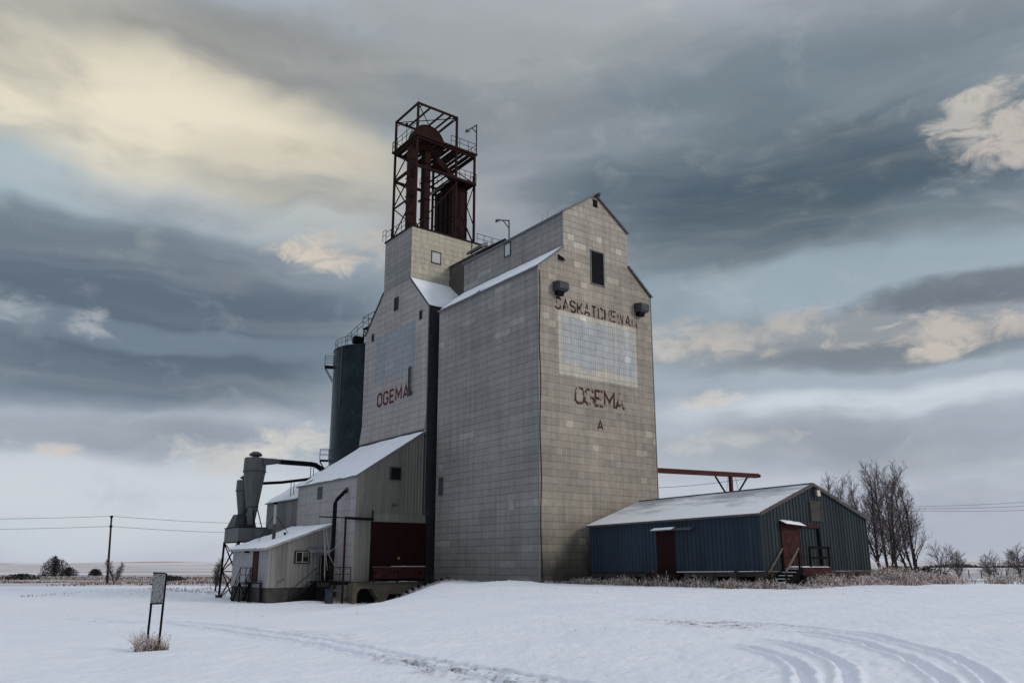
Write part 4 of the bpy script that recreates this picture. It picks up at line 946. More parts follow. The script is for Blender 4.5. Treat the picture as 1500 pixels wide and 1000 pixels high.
# stack on the office roof
g3 = thing('stove_pipe', (-10.8, 22.94, 3.3), 'tall grey stove pipe with two guy rods on the snowy office roof', 'chimney pipe')
build('lower_pipe', MB().tube([(-10.8, 22.94, 3.0), (-10.8, 22.94, 4.7)], .15, 10), M_GALVD, g3); build('upper_pipe', MB().tube([(-10.8, 22.94, 4.7), (-10.83, 22.94, 6.4)], .12, 10), simple('pale_flue', (.30, .32, .31), .5), g3)
build('rain_cap', MB().tube([(-10.83, 22.94, 6.4), (-10.83, 22.94, 6.55), (-10.83, 22.94, 6.62)], [.17, .2, .05], 10), M_STEEL, g3)
mb = MB().tube([(-10.82, 22.94, 5.6), (-11.3, 25.5, 3.15)], .025, 4).tube([(-10.82, 22.94, 5.6), (-9.4, 23.0, 3.8)], .025, 4); build_each('guy_rod', mb, M_STEEL, g3)
build('vent_cap', MB().tube([(-10.0, 22.5, 3.5), (-10.0, 22.5, 3.95)], .07, 8).tube([(-10.0, 22.5, 3.9), (-10.0, 22.5, 4.02)], .12, 8), M_STEEL, g3)

# ================================================================== cyclones and hopper house
def cyclone(cx, cy, r, zt, zm, zb, cap, label):
    t = thing('cyclone_collector', (cx, cy, zb), label, 'dust collector', 'grey dust collectors behind the office')
    build('barrel', MB().tube([(cx, cy, zm), (cx, cy, zt - .08), (cx, cy, zt)], [r, r * .98, r * .92], 28), M_GALV, t, smooth=False)
    build('cone', MB().tube([(cx, cy, zb), (cx, cy, zm)], [r * .52, r * .98], 28), M_GALV, t)
    mb = MB()
    for z in (zm, zb + .02): 
        q = r * 1.03 if z == zm else r * .55
        mb.tube([(cx, cy, z - .05), (cx, cy, z + .05)], q + .02, 28)
    build('ring', mb, M_GALVD, t)
    build('cap', MB().tube([(cx, cy, zt), (cx, cy, zt + cap * .35)], r * .3, 16).tube([(cx, cy, zt + cap * .35), (cx, cy, zt + cap * .6), (cx, cy, zt + cap)], [r * .55, r * .6, r * .3], 18), M_GALVD, t)
    return t
c1 = cyclone(-10.36, 30.2, 1.03, 11.2, 9.9, 6.55, .6, 'larger galvanised cyclone dust collector with a wide cone and flat cap')
c2 = cyclone(-10.55, 32.3, .72, 9.25, 8.2, 5.9, .45, 'smaller galvanised cyclone dust collector half hidden behind the larger one')
build('inlet', MB().prism([(-9.9, 29.18, 10.45), (-9.9, 29.18, 11.15), (-8.6, 29.6, 11.22), (-8.0, 29.9, 11.2), (-8.0, 29.9, 10.86), (-8.6, 29.6, 10.72)], (0, .6, 0)), M_GALV, c1)
build('discharge', MB().tube([(-10.36, 30.2, 4.9), (-10.36, 30.2, 6.5)], [.30, .53], 16), M_GALV, c1)
build('duct', MB().tube([(-8.05, 30.2, 11.03), (-4.75, 30.2, 11.03), (-4.3, 30.2, 10.98), (-3.2, 30.2, 10.4), (-1.5, 29.4, 9.2)], .25, 12), M_STEEL, c1)
build_each('duct_strap', MB().tube([(-4.75, 30.2, 10.75), (-4.75, 30.2, 8.6)], .04, 5).tube([(-4.45, 30.2, 10.75), (-4.45, 30.2, 8.6)], .04, 5), M_GALVD, c1)
build('duct', MB().tube([(-9.9, 31.6, 8.9), (-7.5, 30.6, 9.1), (-4.6, 30.2, 9.6), (-2.5, 30.0, 9.8)], .14, 10), M_STEEL, c2)
build_each('duct_strap', MB().tube([(-6.6, 30.4, 9.1), (-6.6, 30.4, 7.5)], .04, 5).tube([(-6.3, 30.4, 9.1), (-6.3, 30.4, 7.7)], .04, 5), M_GALVD, c2)
hp = thing('hopper_house', (-10.5, 31, -1.9), 'grey sheet metal hopper box on tall braced steel legs under the cyclones', 'hopper')
mb = MB().box(-11.84, -9.2, 29.0, 33.0, 3.35, 4.65)
mb.box(-9.2, -8.4, 29.6, 33.0, 3.35, 4.6)
for x in (-11.84, -10.5, -9.2): mb.box(x - .03, x + .03, 28.95, 28.995, 3.35, 4.65)
build('hopper_box', mb, M_GALV, hp)
mb = MB().prism([(-11.75, 29.3, 4.66), (-9.5, 29.3, 4.66), (-9.75, 29.3, 6.3), (-11.3, 29.3, 6.3)], (0, 1.9, 0)); mb2 = MB()
# four sided pyramid skirt
def pyramid(mb, x0, x1, y0, y1, z0, X0, X1, Y0_, Y1_, z1):
    a = [(x0, y0, z0), (x1, y0, z0), (x1, y1, z0), (x0, y1, z0)]; b_ = [(X0, Y0_, z1), (X1, Y0_, z1), (X1, Y1_, z1), (X0, Y1_, z1)]
    for i in range(4): j = (i + 1) % 4; mb.face([a[i], a[j], b_[j], b_[i]])
    mb.face(b_); return mb
build('skirt', pyramid(MB(), -11.75, -9.6, 30.75, 32.95, 4.66, -11.25, -9.72, 31.4, 32.7, 5.95), M_GALVD, hp)
mb = MB()
for a_, b_ in (((-11.87, 28.97, 4.66), (-9.17, 28.97, 4.66)), ((-11.87, 28.97, 3.36), (-9.17, 28.97, 3.36)), ((-11.87, 28.97, 4.66), (-11.87, 33.0, 4.66)), ((-9.5, 29.6, 4.66), (-9.85, 30.2, 6.5)), ((-11.2, 29.6, 4.66), (-10.85, 30.2, 6.5)), ((-10.36, 29.4, 4.66), (-10.36, 29.75, 6.5))): mb.bar(a_, b_, .07)
build_each('edge_angle', mb, M_STEEL, hp)
for x, y in ((-11.8, 33.0), (-11.7, 29.1), (-9.3, 29.1), (-9.3, 33.0)): build('leg', MB().bar((x, y, 3.4), (x - .1, y + .05, -2.1), .16), M_STEEL, hp)
mb = MB()
for z0, z1 in ((-1.7, .7), (.7, 3.3)):
    mb.bar((-11.85, 33, z0), (-11.8, 29.1, z1), .09).bar((-11.85, 29.1, z0), (-11.8, 33, z1), .09).bar((-11.85, 33, z1), (-11.8, 29.1, z1), .09)
    mb.bar((-11.8, 33, z0), (-9.3, 33, z1), .08).bar((-9.3, 33, z0), (-11.8, 33, z1), .08)
build_each('brace', mb, M_STEEL, hp)
build_each('footing', MB().tube([(-11.9, 33.05, -2.3), (-11.9, 33.05, -1.45)], .32, 10).tube([(-11.8, 29.15, -2.3), (-11.8, 29.15, -1.5)], .32, 10), M_CONCG, hp)

# ================================================================== dark silo
sx, sy, sr, sz = 2.67, 32.45, 4.2, 24.0
Si = thing('steel_silo', (sx, sy, -1.6), 'tall blue-black round steel silo behind the pale elevator', 'silo')
mb = MB().tube([(sx, sy, -2)] + [(sx, sy, z) for z in (6, 12, 18)] + [(sx, sy, sz)], sr, 72, cap=False); build('shell', mb, M_SILO, Si, smooth=True)
mb = MB()
for z in np.arange(1, 24, 2.4): mb.tube([(sx, sy, z - .025), (sx, sy, z + .025)], sr + .018, 72, cap=False)
mb.tube([(sx, sy, sz - .12), (sx, sy, sz + .04)], sr + .07, 72, cap=True); build('hoop', mb, M_SILO, Si)
build('roof', MB().tube([(sx, sy, sz + .04), (sx, sy, sz + 1.0)], [sr + .02, .6], 48), M_GALVD, Si)
mb = MB(); n = 30
railing(mb, [(sx + (sr - .1) * math.cos(a), sy + (sr - .1) * math.sin(a), sz + .05) for a in np.linspace(math.pi * .62, math.pi * 1.55, 14)], 1.0, 2, .022)
build('railing', mb, M_STEEL, Si)
va = Vector((-.914, .405, 0)); vb = Vector((.405, .914, 0)); cc = Vector((sx, sy, 0))
def plat(z, w=1.1, d=.9):
    p = cc + va * (sr + .02); mb = MB(); a = p - vb * w / 2; b_ = p + vb * w / 2
    mb.prism([a + Vector((0, 0, z)), b_ + Vector((0, 0, z)), b_ + va * d + Vector((0, 0, z)), a + va * d + Vector((0, 0, z))], (0, 0, -.12))
    railing(mb, [a + Vector((0, 0, z)), a + va * d + Vector((0, 0, z)), b_ + va * d + Vector((0, 0, z)), b_ + Vector((0, 0, z))], 1.1, .8, .028)
    for q in (a, b_): mb.bar(q + va * d + Vector((0, 0, z - .1)), q + Vector((0, 0, z - 1.6)), .07)
    return mb
build('side_platform', plat(22.3), M_STEEL, Si); build('side_platform', plat(12.1), M_STEEL, Si)
mb = MB(); va_ = va; p = cc + vb * (sr + .25)
for s_ in (-.22, .22): mb.tube([p + va * s_ + Vector((0, 0, -1)), p + va * s_ + Vector((0, 0, 23.4))], .03, 4)
for i in range(80): mb.tube([p - va * .22 + Vector((0, 0, -.8 + i * .3)), p + va * .22 + Vector((0, 0, -.8 + i * .3))], .018, 4)
build('ladder', mb, M_STEEL, Si)
an = math.radians(FWD_AZ + 180 - 40); q = cc + Vector((math.cos(an), math.sin(an), 0)) * (sr + .04); build('level_tube', MB().tube([q + Vector((0, 0, 17.5)), q + Vector((0, 0, 23.9))], .07, 6), M_GALV, Si)
sw = thing('stair_tower', (1.9, 30.3, 24.6), 'small dark landing with pipe railing rising above the silo roof beside the pale elevator', 'landing')
mb = MB().box(.9, 3.4, 29.0, 31.6, 26.3, 26.42); build('deck', mb, M_STEEL, sw)
mb = MB()
for x in (1.0, 3.3):
    for y in (29.1, 31.5): mb.bar((x, y, 24.3), (x, y, 26.3), .1)
mb.bar((1.0, 31.5, 24.4), (3.3, 31.5, 26.2), .08).bar((1.0, 31.5, 24.4), (1.0, 29.1, 26.2), .08).bar((1.0, 29.1, 24.4), (1.0, 31.5, 26.2), .08); build_each('post', mb, M_STEEL, sw)
mb = MB(); railing(mb, [(3.4, 31.6, 26.4), (.9, 31.6, 26.4), (.9, 29.0, 26.4)], 1.3, 1.2, .03); railing(mb, [(.9, 31.6, 26.3), (-.6, 32.6, 24.4)], 1.0, .8, .03); build('railing', mb, M_STEEL, sw)
build('blower', MB().box(-.2, .7, 31.0, 31.8, 24.6, 25.3), M_STEEL, sw)

# ================================================================== blue storage shed
SB = Vector((4.03, -15.85, .98)); tilt = R(-.75)
Sh = thing('storage_shed', tuple(SB), 'long low blue-grey corrugated shed with a shallow snowy roof on timber blocks', 'shed')
SW_, SL_, SE, SP, SPX = 11.5, 14.95, 3.36, 5.3, 5.47
L = lambda x, y, z: (SB.x + x, SB.y + y, SB.z + z)
def lbox(mb, x0, x1, y0, y1, z0, z1): return mb.box(SB.x + x0, SB.x + x1, SB.y + y0, SB.y + y1, SB.z + z0, SB.z + z1)
zs = lambda x: SE + (SP - SE) * (x / SPX if x < SPX else (SW_ - x) / (SW_ - SPX))
mb = MB().corr((SB.x, SB.y + SL_), (SB.x, SB.y), lambda t: SB.z + SE, SB.z, .33, .065); build('long_wall', mb, M_BLUE, Sh)
mb = MB(); mb.corr((SB.x, SB.y), (SB.x + SPX, SB.y), lambda t: SB.z + zs(t * SPX), SB.z - .02, .33, .065); mb.corr((SB.x + SPX, SB.y), (SB.x + SW_, SB.y), lambda t: SB.z + zs(SPX + t * (SW_ - SPX)), SB.z - .02, .33, .065)
build('gable_wall', mb, M_BLUEG, Sh)
mb = MB(); mb.face([L(SW_, 0, 0), L(SW_, SL_, 0), L(SW_, SL_, SE), L(SW_, 0, SE)]); mb.face([L(SW_, SL_, 0), L(0, SL_, 0), L(0, SL_, SE), L(SPX, SL_, SP), L(SW_, SL_, SE)]); mb.face([L(0, 0, 0), L(SW_, 0, 0), L(SW_, SL_, 0), L(0, SL_, 0)])
build('rear_wall', mb, M_BLUEG, Sh)
mb = MB().slab(L(-.2, -.15, SE - .02), L(-.2, SL_ + .15, SE - .02), L(SPX, SL_ + .15, SP + .08), L(SPX, -.15, SP + .08), .07); build('roof', mb, M_SHEDROOF, Sh)
mb = MB().slab(L(SW_ + .2, -.15, SE - .02), L(SW_ + .2, SL_ + .15, SE - .02), L(SPX, SL_ + .15, SP + .08), L(SPX, -.15, SP + .08), .07); build('roof', mb, M_SHEDROOF, Sh)
mb = MB().bar(L(-.2, -.17, SE - .08), L(SPX, -.17, SP + .02), .05, .2).bar(L(SW_ + .2, -.17, SE - .08), L(SPX, -.175, SP + .02), .05, .2).bar(L(-.22, -.15, SE - .1), L(-.22, SL_ + .1, SE - .1), .05, .12).bar(L(SPX, -.15, SP + .1), L(SPX, SL_ + .1, SP + .1), .22, .05)
build('edge_flashing', mb, simple('brown_grey_trim', (.085, .075, .075), .7), Sh)
def sh(name, mb, mat, parent=None, **k): return build(name, mb, mat, parent or Sh, **k)
d = sh('side_door', lbox(MB(), -.09, -.04, 6.72, 8.28, -.02, 2.62), M_REDDOOR)
sh('door_canopy', MB().slab(L(-.5, 5.0, 2.66), L(-.5, 8.5, 2.66), L(-.03, 8.5, 2.84), L(-.03, 5.0, 2.84), .06), M_GALV, d)
snow_sheet('snow_cover', L(-.48, 6.6, 2.67), L(-.48, 8.48, 2.67), L(-.05, 8.48, 2.84), L(-.05, 6.6, 2.84), d, .06, 3, .1, edge=.03)
sh('door_sill', lbox(MB(), -.8, -.05, 6.1, 8.7, -.32, -.1), M_REDDOOR, d)
d = sh('gable_door', lbox(MB(), 1.80, 3.56, -.12, -.05, .22, 2.72), M_REDDOOR2, label='worn red sliding door in the gable end')
mb = MB(); lbox(mb, 1.70, 1.79, -.12, -.04, .1, 2.8); lbox(mb, 3.57, 3.64, -.12, -.04, .1, 2.8); sh('door_frame', mb, M_REDDOOR, d)
sh('door_canopy', MB().slab(L(1.65, -.6, 2.72), L(3.75, -.6, 2.62), L(3.75, -.04, 2.86), L(1.65, -.04, 2.96), .06), M_REDDOOR, d)
snow_sheet('snow_cover', L(1.66, -.6, 2.73), L(3.74, -.6, 2.63), L(3.74, -.06, 2.87), L(1.66, -.06, 2.97), d, .11, 5, .1, edge=.04)
sh('door_track', lbox(MB(), 3.8, 5.75, -.14, -.06, 2.58, 2.78), M_REDDOOR2, d)
sh('track_post', MB().bar(L(5.72, -.12, .3), L(5.6, -.12, 2.58), .12), M_STEEL, d)
h_ = sh('hatch', lbox(MB(), 5.1, 6.1, -.11, -.04, 3.15, 4.15), M_CONCG)
mb = MB(); lbox(mb, 5.0, 5.099, -.14, -.04, 3.0, 4.15); lbox(mb, 6.101, 6.2, -.14, -.04, 3.0, 4.15); lbox(mb, 4.95, 6.25, -.13, -.04, 4.16, 4.28); lbox(mb, 4.95, 6.25, -.13, -.04, 3.03, 3.14); sh('frame', mb, M_CONCG, h_)
l_ = sh('gable_lamp', lbox(MB(), 5.45, 5.85, -.3, -.06, 4.6, 5.0), M_GALVD); sh('lens', lbox(MB(), 5.58, 5.88, -.36, -.302, 4.58, 4.95), M_BULB, l_)
mb = MB()
for y in np.arange(.2, SL_, 1.85):
    x = -.02 + .15 * random.random(); lbox(mb, x, x + .5, y, y + .5, -1.7, -.1)
for x in np.arange(.8, SW_, 2.2): lbox(mb, x, x + .5, .05, .6, -1.5, -.1)
sh('crawl_space', lbox(MB(), .7, SW_ - .3, .7, SL_ - .3, -1.7, -.05), M_DARK)
build_each('timber_block', mb, M_CONCG, Sh)
mb = MB(); lbox(mb, .1, .3, 0.02, SL_, -.32, -.02); lbox(mb, .05, SW_, .05, .25, -.35, -.04)
for i in range(9):
    y = 1 + i * 1.6 + random.random(); mb.bar(L(-.25, y, -.95), L(-.15, y + .9, -.35 - .3 * random.random()), .05, .18)
build_each('floor_beam', mb, M_WOOD, Sh)
# steps with sloping handrails and the little dock
st_ = thing('wooden_steps', (5, -16.5, 0), 'dark wooden steps with two sloping handrails up to the worn red gable door', 'steps')
mb = MB()
for i in range(5):
    x = 4.35 + i * .33; z = .28 + i * .19; mb.box(x, x + .38, -17.0, -15.98, z, z + .05)
build_each('tread', mb, M_WOOD, st_)
mb = MB()
for i in range(5):
    x = 4.37 + i * .33; z = .335 + i * .19; mb.box(x, x + .33, -16.95, -16.05, z, z + .03)
build_each('snow_cover', mb, M_SNOW, st_)
for y in (-17.05, -15.95):
    build('handrail', MB().bar((4.25, y, .86), (5.75, y, 2.28), .05, .11), M_WOODL, st_)
mb = MB()
for y in (-17.05, -15.95): mb.bar((4.3, y, .15), (6.0, y, 1.1), .06, .3).bar((4.35, y, 0), (4.35, y, .95), .09).bar((5.7, y, .8), (5.7, y, 2.2), .09)
build_each('stringer', mb, M_STEEL, st_)
dk = thing('wooden_dock', (7.5, -16.4, 0), 'small red-fronted timber dock with snow on top and black rails beside the gable door', 'dock')
build('dock_frame', MB().box(6.05, 9.05, -17.0, -15.98, .76, 1.18), M_REDDOOR2, dk); 
mb = MB()
for x in (6.1, 7.5, 8.9): mb.box(x, x + .16, -16.98, -16.8, -.3, .76)
build_each('post', mb, M_STEEL, dk)
snow_sheet('snow_cover', (6.07, -17.0, 1.18), (9.04, -17.0, 1.18), (9.04, -16.0, 1.18), (6.07, -16.0, 1.18), dk, .07, 8, .12, edge=.04)
mb = MB().box(7.0, 7.12, -16.95, -16.85, 1.18, 2.3).box(8.98, 9.1, -16.95, -16.85, 1.18, 2.4).box(6.85, 9.12, -17.0, -16.96, 2.28, 2.42).box(6.95, 9.1, -17.0, -16.96, 1.68, 1.8); build('rail', mb, M_STEEL, dk)
# whole shed leans a touch: its far end has settled
Sh.rotation_euler = (tilt, 0, 0)

# ================================================================== loading conveyor over the track
cv = thing('loading_conveyor', (28, 5, -.5), 'long rust red boom sticking out to the right behind the shed on a braced post', 'conveyor')
build('boom', MB().bar((12.4, 5, 9.5), (32.6, 5, 10.12), .5, .42), M_REDBEAM, cv)
build('end_cap', MB().tube([(32.6, 5, 10.12), (33.0, 5, 10.13)], .17, 10), M_STEEL, cv)
build_each('post', MB().bar((28.3, 5, -1.2), (28.3, 5, 9.75), .3), M_REDBEAM, cv)
mb = MB().bar((26.0, 5, 9.65), (27.9, 5, 7.6), .13).bar((30.9, 5, 9.8), (28.7, 5, 7.6), .13); build_each('strut', mb, M_RED, cv)
mb = MB()
for a_, b_ in (((27.9, 5, 9.7), (27.2, 5, 7.0)), ((29.1, 5, 9.7), (29.9, 5, 7.0)), ((31.3, 5, 9.8), (12.5, 5, 7.7)), ((16.5, 5, 9.5), (12.5, 5, 8.9))):
    a_, b_ = Vector(a_), Vector(b_); mb.tube([a_.lerp(b_, i / 10) + Vector((0, 0, -.25 * math.sin(math.pi * i / 10))) for i in range(11)], .022, 4)
build_each('cable', mb, M_WIRE, cv)
mb = MB(); mb.bar((15.0, 5.3, 9.5), (17, 5.0, 9.2), .06); build('bracket', mb, M_STEEL, cv)

# ================================================================== sign
u_ = Vector((.8, -.6, 0)).normalized(); base = Vector((-31.7, -26.05, 0)); zb = G(base.x, base.y)
sg = thing('notice_sign', (base.x, base.y, zb), 'narrow speckled grey sign board on two thin leaning black posts in the snow', 'sign')
lean = Vector((.16, -.12, 0))
tops = []
for k, (o_, hh) in enumerate(((-.14, 1.63), (.12, 1.62))):
    p = base + u_ * o_ + Vector((0, 0, zb - .1)); q = p + Vector((0, 0, hh + .1)) + lean * .1; build_each('post', MB().bar(p, q, .04, .04), M_STEEL, sg); tops.append((p, q))
(p0, q0), (p1, q1) = tops; f0 = p0.lerp(q0, .62); f1 = p1.lerp(q1, .63)
bk = Vector((-.6, -.8, 0)) * .035
m, t, b = new_mat('speckled_sign_board'); v = t.node('ShaderNodeTexCoord').outputs['Object']
n = t.noise(v, 22, 6, .8); t.l.new(t.mix(t.rng(n, .5, .56, 0.0, .85), (.22, .235, .245), (.04, .045, .05)), b.inputs['Base Color'])
build('board', MB().prism([f0 + bk, f1 + bk, q1 + bk - Vector((0, 0, .02)), q0 + bk - Vector((0, 0, .02))], bk * .4), m, sg)
e_ = MB().bar(q0 + bk * 1.6, q1 + bk * 1.6, .03).bar(f0 + bk * 1.6, f1 + bk * 1.6, .03); build('board_edge', e_, M_STEEL, sg)

# ================================================================== grasses
def blades(mb, cx, cy, n, rx, ry, h0, h1, w, mats=(0, 1, 2), heads=.4, spread=.5, zf=None):
    for i in range(n):
        a = random.uniform(0, 6.283); q = math.sqrt(random.random()); x = cx + math.cos(a) * q * rx; y = cy + math.sin(a) * q * ry
        z = (zf or G)(x, y) - .03; h = random.uniform(h0, h1) * (1 - .35 * q); an = random.uniform(0, 6.283); le = random.uniform(.05, spread) * h
        dx, dy = math.cos(an) * le, math.sin(an) * le; px, py = -math.sin(an + random.uniform(-1, 1)) * w / 2, math.cos(an) * w / 2
        mi = random.choice(mats); p1 = (x + dx * .35, y + dy * .35, z + h * .6); p2 = (x + dx, y + dy, z + h)
        mb.face([(x - px, y - py, z), (x + px, y + py, z), (p1[0] + px * .8, p1[1] + py * .8, p1[2]), (p1[0] - px * .8, p1[1] - py * .8, p1[2])], mi)
        mb.face([(p1[0] - px * .8, p1[1] - py * .8, p1[2]), (p1[0] + px * .8, p1[1] + py * .8, p1[2]), p2], mi)
        if random.random() < heads:
            for k in range(3):
                q_ = .62 + .13 * k; c_ = Vector((x + dx * q_, y + dy * q_, z + h * q_)); s_ = w * random.uniform(1.4, 3.4); v1 = Vector((random.uniform(-1, 1), random.uniform(-1, 1), random.uniform(.2, 1.2))) * s_
                v2 = Vector((random.uniform(-1, 1), random.uniform(-1, 1), random.uniform(-.3, .6))) * s_ * .5; mb.face([c_ - v2, c_ + v1, c_ + v2], 1 if random.random() < .7 else mi)
GM = [M_GR1, M_GR2, M_GR3]
def zg(x, y): return G(x, y) + float(drift(np.array([x]), np.array([y]))[0])
mb = MB(); blades(mb, -31.78, -26.0, 300, .30, .22, .15, .55, .012, (1, 1, 0, 2), spread=1.2, heads=1); blades(mb, -31.6, -26.15, 120, .2, .16, .1, .42, .012, (0, 2), spread=.9, heads=.4); blades(mb, -31.95, -25.9, 60, .1, .1, .4, .7, .011, (1, 1), spread=1.5, heads=1)
tag(build('grass_tuft', mb, GM, None), 'frosted tuft of dry weeds around the foot of the sign posts', 'grass tuft')
mb = MB()
for i in range(210):
    y = random.uniform(-17.5, .5); x = 3.3 + random.gauss(0, .55) - .3; k = .3 + 1.3 * noise.noise(Vector((y * .6, x * .7, 3)))
    if k < .08: continue
    blades(mb, x, y, 30, .5, .5, .3 * k + .1, .95 * k + .18, .026, (1, 0, 2, 2), spread=1.1, heads=.5)
for i in range(260):
    x = random.uniform(3.6, 19); y = -17.6 + random.gauss(0, .5) + (x > 9) * .6; k = .5 + 1.2 * noise.noise(Vector((x * .5, y * .7 + 5, 0)))
    if k < .12: continue
    blades(mb, x, y, 34, .5, .45, .35 * k, 1.15 * k, .028, (0, 0, 1, 1, 2), spread=1.0, heads=.7)
tag(build('dry_grass', mb, GM, None), 'band of dry frosted grass growing along the blue shed', 'dry grass', kind='stuff')
mb = MB()
for i in range(1500):
    d = random.uniform(57, 72); s_ = random.uniform(18, 62) + (d - 57) * .2
    x = CX + .6 * d + .8 * s_; y = CY + .8 * d - .6 * s_; k = .22 + 1.5 * noise.noise(Vector((s_ * .2, d * .3, 0))) + (.3 if s_ < 30 else 0)
    if s_ > 30 and noise.noise(Vector((s_ * .25, d * .3, 9))) < .05: continue
    if k > .15: blades(mb, x, y, 22, .9, .9, .4 * k, 1.5 * k, .04, (1, 1, 0, 0, 2), spread=1.1, heads=.7)
tag(build('dry_grass', mb, GM, None), 'frost whitened weeds reaching right from the shed to the picture edge', 'dry grass', kind='stuff')
mb = MB()
for i in range(4200):
    d = random.uniform(116, 200); s_ = random.uniform(-98, -28) * d / 130
    if noise.noise(Vector((s_ * .035, d * .09, 4))) + .6 * noise.noise(Vector((s_ * .2, d * .3, 8))) < -.02: continue
    x = CX + .6 * d + .8 * s_; y = CY + .8 * d - .6 * s_; blades(mb, x, y, 6, 2.2, 1.6, .08, .5, .13, (2, 2, 0, 2, 1), heads=0, spread=.8)
tag(build('dry_grass', mb, GM, None), 'strip of brown dry grass beyond the snowy yard on the left', 'dry grass', kind='stuff')
mb = MB()
for i in range(420): blades(mb, random.gauss(-3.0, 2.0), random.gauss(12.2, 1.2), 6, .3, .3, .06, .32, .02, (1, 1, 0), zf=zg, spread=.9)
for i in range(150):
    t_ = random.random(); x, y = random.choice(((-.25, t_ * 14), (t_ * 3.9, -.25), (-10 + t_ * 3, 15.2))); blades(mb, x, y, 5, .3, .15, .08, .32, .016, (1, 1, 0), zf=zg, spread=.9)
tag(build('dry_grass', mb, GM, None), 'sparse frosted weeds poking out of the snow at the foot of the elevators', 'dry grass', kind='stuff')
mb = MB()
for i in range(260):
    d = random.uniform(78, 105); s_ = random.uniform(-47, -27); x = CX + .6 * d + .8 * s_; y = CY + .8 * d - .6 * s_; blades(mb, x, y, 7, .9, .9, .15, .45, .05, (1, 0, 2), heads=0, spread=.8)
tag(build('dry_grass', mb, GM, None), 'frosty rough weeds on the open ground left of the cyclone legs', 'dry grass', kind='stuff')
mb = MB()
for cx_, cy_, n_, rx_, ry_ in ((-8, -14, 16, 3, 2), (-3, -10, 22, 5, 3), (6, -24, 14, 4, 1.5), (-14, -2, 14, 4, 4), (-19, -28, 10, 2, 2), (-20, 8, 14, 4, 5), (-24, -12, 8, 3, 4), (2, -21, 12, 3, 1)):
    for i in range(n_): blades(mb, random.gauss(cx_, rx_), random.gauss(cy_, ry_), random.choice((1, 2, 4)), .08, .08, .04, .16, .012, (2, 0, 1), zf=zg, spread=.9, heads=.2)
tag(build('weed_stalks', mb, GM, None), 'thin short weed stalks poking singly through the yard snow', 'weeds', kind='stuff')
# timbers in the snow bank between the dock and the tall wall
tb = thing('discarded_grate', (-2.8, 12.6, .3), 'row of short dark timbers half buried in the snow bank right of the dock', 'timbers')
for i in range(8):
    x = -3.6 + i * .47; y = 12.6 - i * .12; z = zg(x, y); build('timber', MB().bar((x, y, z + .34), (x + .34, y - .3, z - .1), .13, .2), M_STEEL, tb)
build('rail', MB().bar((-3.9, 12.95, zg(-3.9, 12.9) + .12), (-.6, 12.1, zg(-.6, 12.1) + .1), .08, .1), M_WOOD, tb)

# ================================================================== trees
def branch(mb, tw, p, d, L, r, lvl, maxl, up, rs, sp=1.0):
    n = 5 if lvl == 0 else 3; pts = [p]; rad = [r]; dd = d.copy(); seg = L / n
    for i in range(n):
        dd = (dd + Vector((rs.gauss(0, .1), rs.gauss(0, .1), rs.gauss(0, .05))) * (1 + .5 * lvl) + Vector((0, 0, up * .12))).normalized(); pts.append(pts[-1] + dd * seg); rad.append(r * (1 - .8 * (i + 1) / n) + .006)
    (mb if lvl < 2 else tw).tube(pts, rad, 6 if lvl == 0 else 3, cap=False)
    if lvl >= maxl: return
    cnt = {0: 28, 1: 8, 2: 5, 3: 3}[lvl]
    for k in range(cnt):
        t = (.16 + .84 * (k + rs.random()) / cnt) if lvl == 0 else (.15 + .85 * (k + rs.random()) / cnt)
        f = t * n; i = min(int(f), n - 1); q = pts[i].lerp(pts[i + 1], f - i); a = rs.uniform(0, 6.283) ; base = (pts[i + 1] - pts[i]).normalized()
        side = base.cross(Vector((math.cos(a), math.sin(a), .3))).normalized(); ang = rs.uniform(.42, .72) * sp if lvl == 0 else rs.uniform(.45, .9)
        nd = (base * math.cos(ang) + side * math.sin(ang)).normalized()
        ln = (L * rs.uniform(.22, .37) * sp * (1.12 - .62 * t)) if lvl == 0 else L * rs.uniform(.35, .6) * (1.1 - .4 * t)
        branch(mb, tw, q, nd, ln, max(.009, rad[i] * rs.uniform(.3, .5)), lvl + 1, maxl, up, rs, sp)
def tree(x, y, h, lx, ly, label, seed, forks=1, name='bare_tree', r=.2, maxl=3, group=None, cat='tree', up=1.0, twm=None):
    rs = random.Random(seed); z = G(x, y); t = thing(name, (x, y, z), label, cat, group); mb, tw = MB(), MB()
    for k in range(forks):
        d = Vector((lx + rs.gauss(0, .06 if h > 8 else .3) * (forks > 1), ly + rs.gauss(0, .06 if h > 8 else .3) * (forks > 1), 1)).normalized()
        branch(mb, tw, Vector((x + rs.gauss(0, .2) * (k > 0), y + rs.gauss(0, .2) * (k > 0), z - .2)), d, h * (1 - .12 * k * rs.random()), r * (.8 if k else 1), 0, maxl, up, rs, 1.0 if name == 'bare_tree' else 1.5)
    build('trunk', mb, M_BARK, t); build('crown', tw, twm or M_TWIG, t)
gr = 'bare poplars behind the shed'
def at(px, d):       # ground point seen in picture column px at distance d along the view
    s_ = (px - 750) / 1168.2 * d * .995; return CX + .6 * d + .8 * s_, CY + .8 * d - .6 * s_
ux, uy = .8, -.6     # picture-right direction on the ground
for px, d, h, le, lab, sd, fk in ((1281, 100, 12.9, -.2, 'tall bare poplar leaning left, nearest the shed roof, with forked stem', 5, 2), (1292, 103, 13.1, .02, 'tallest upright bare poplar in the middle of the clump', 12, 2), (1303, 98, 12.6, .06, 'bare poplar just right of the tallest one in the clump', 23, 1),
                               (1323, 104, 11.0, -.09, 'slender bare poplar between the middle of the clump and its right edge', 34, 1), (1332, 99, 12.0, .03, 'bare poplar at the right edge of the clump', 47, 2)):
    x, y = at(px, d); tree(x, y, h, ux * le, uy * le, lab, sd, fk, group=gr, r=.19)
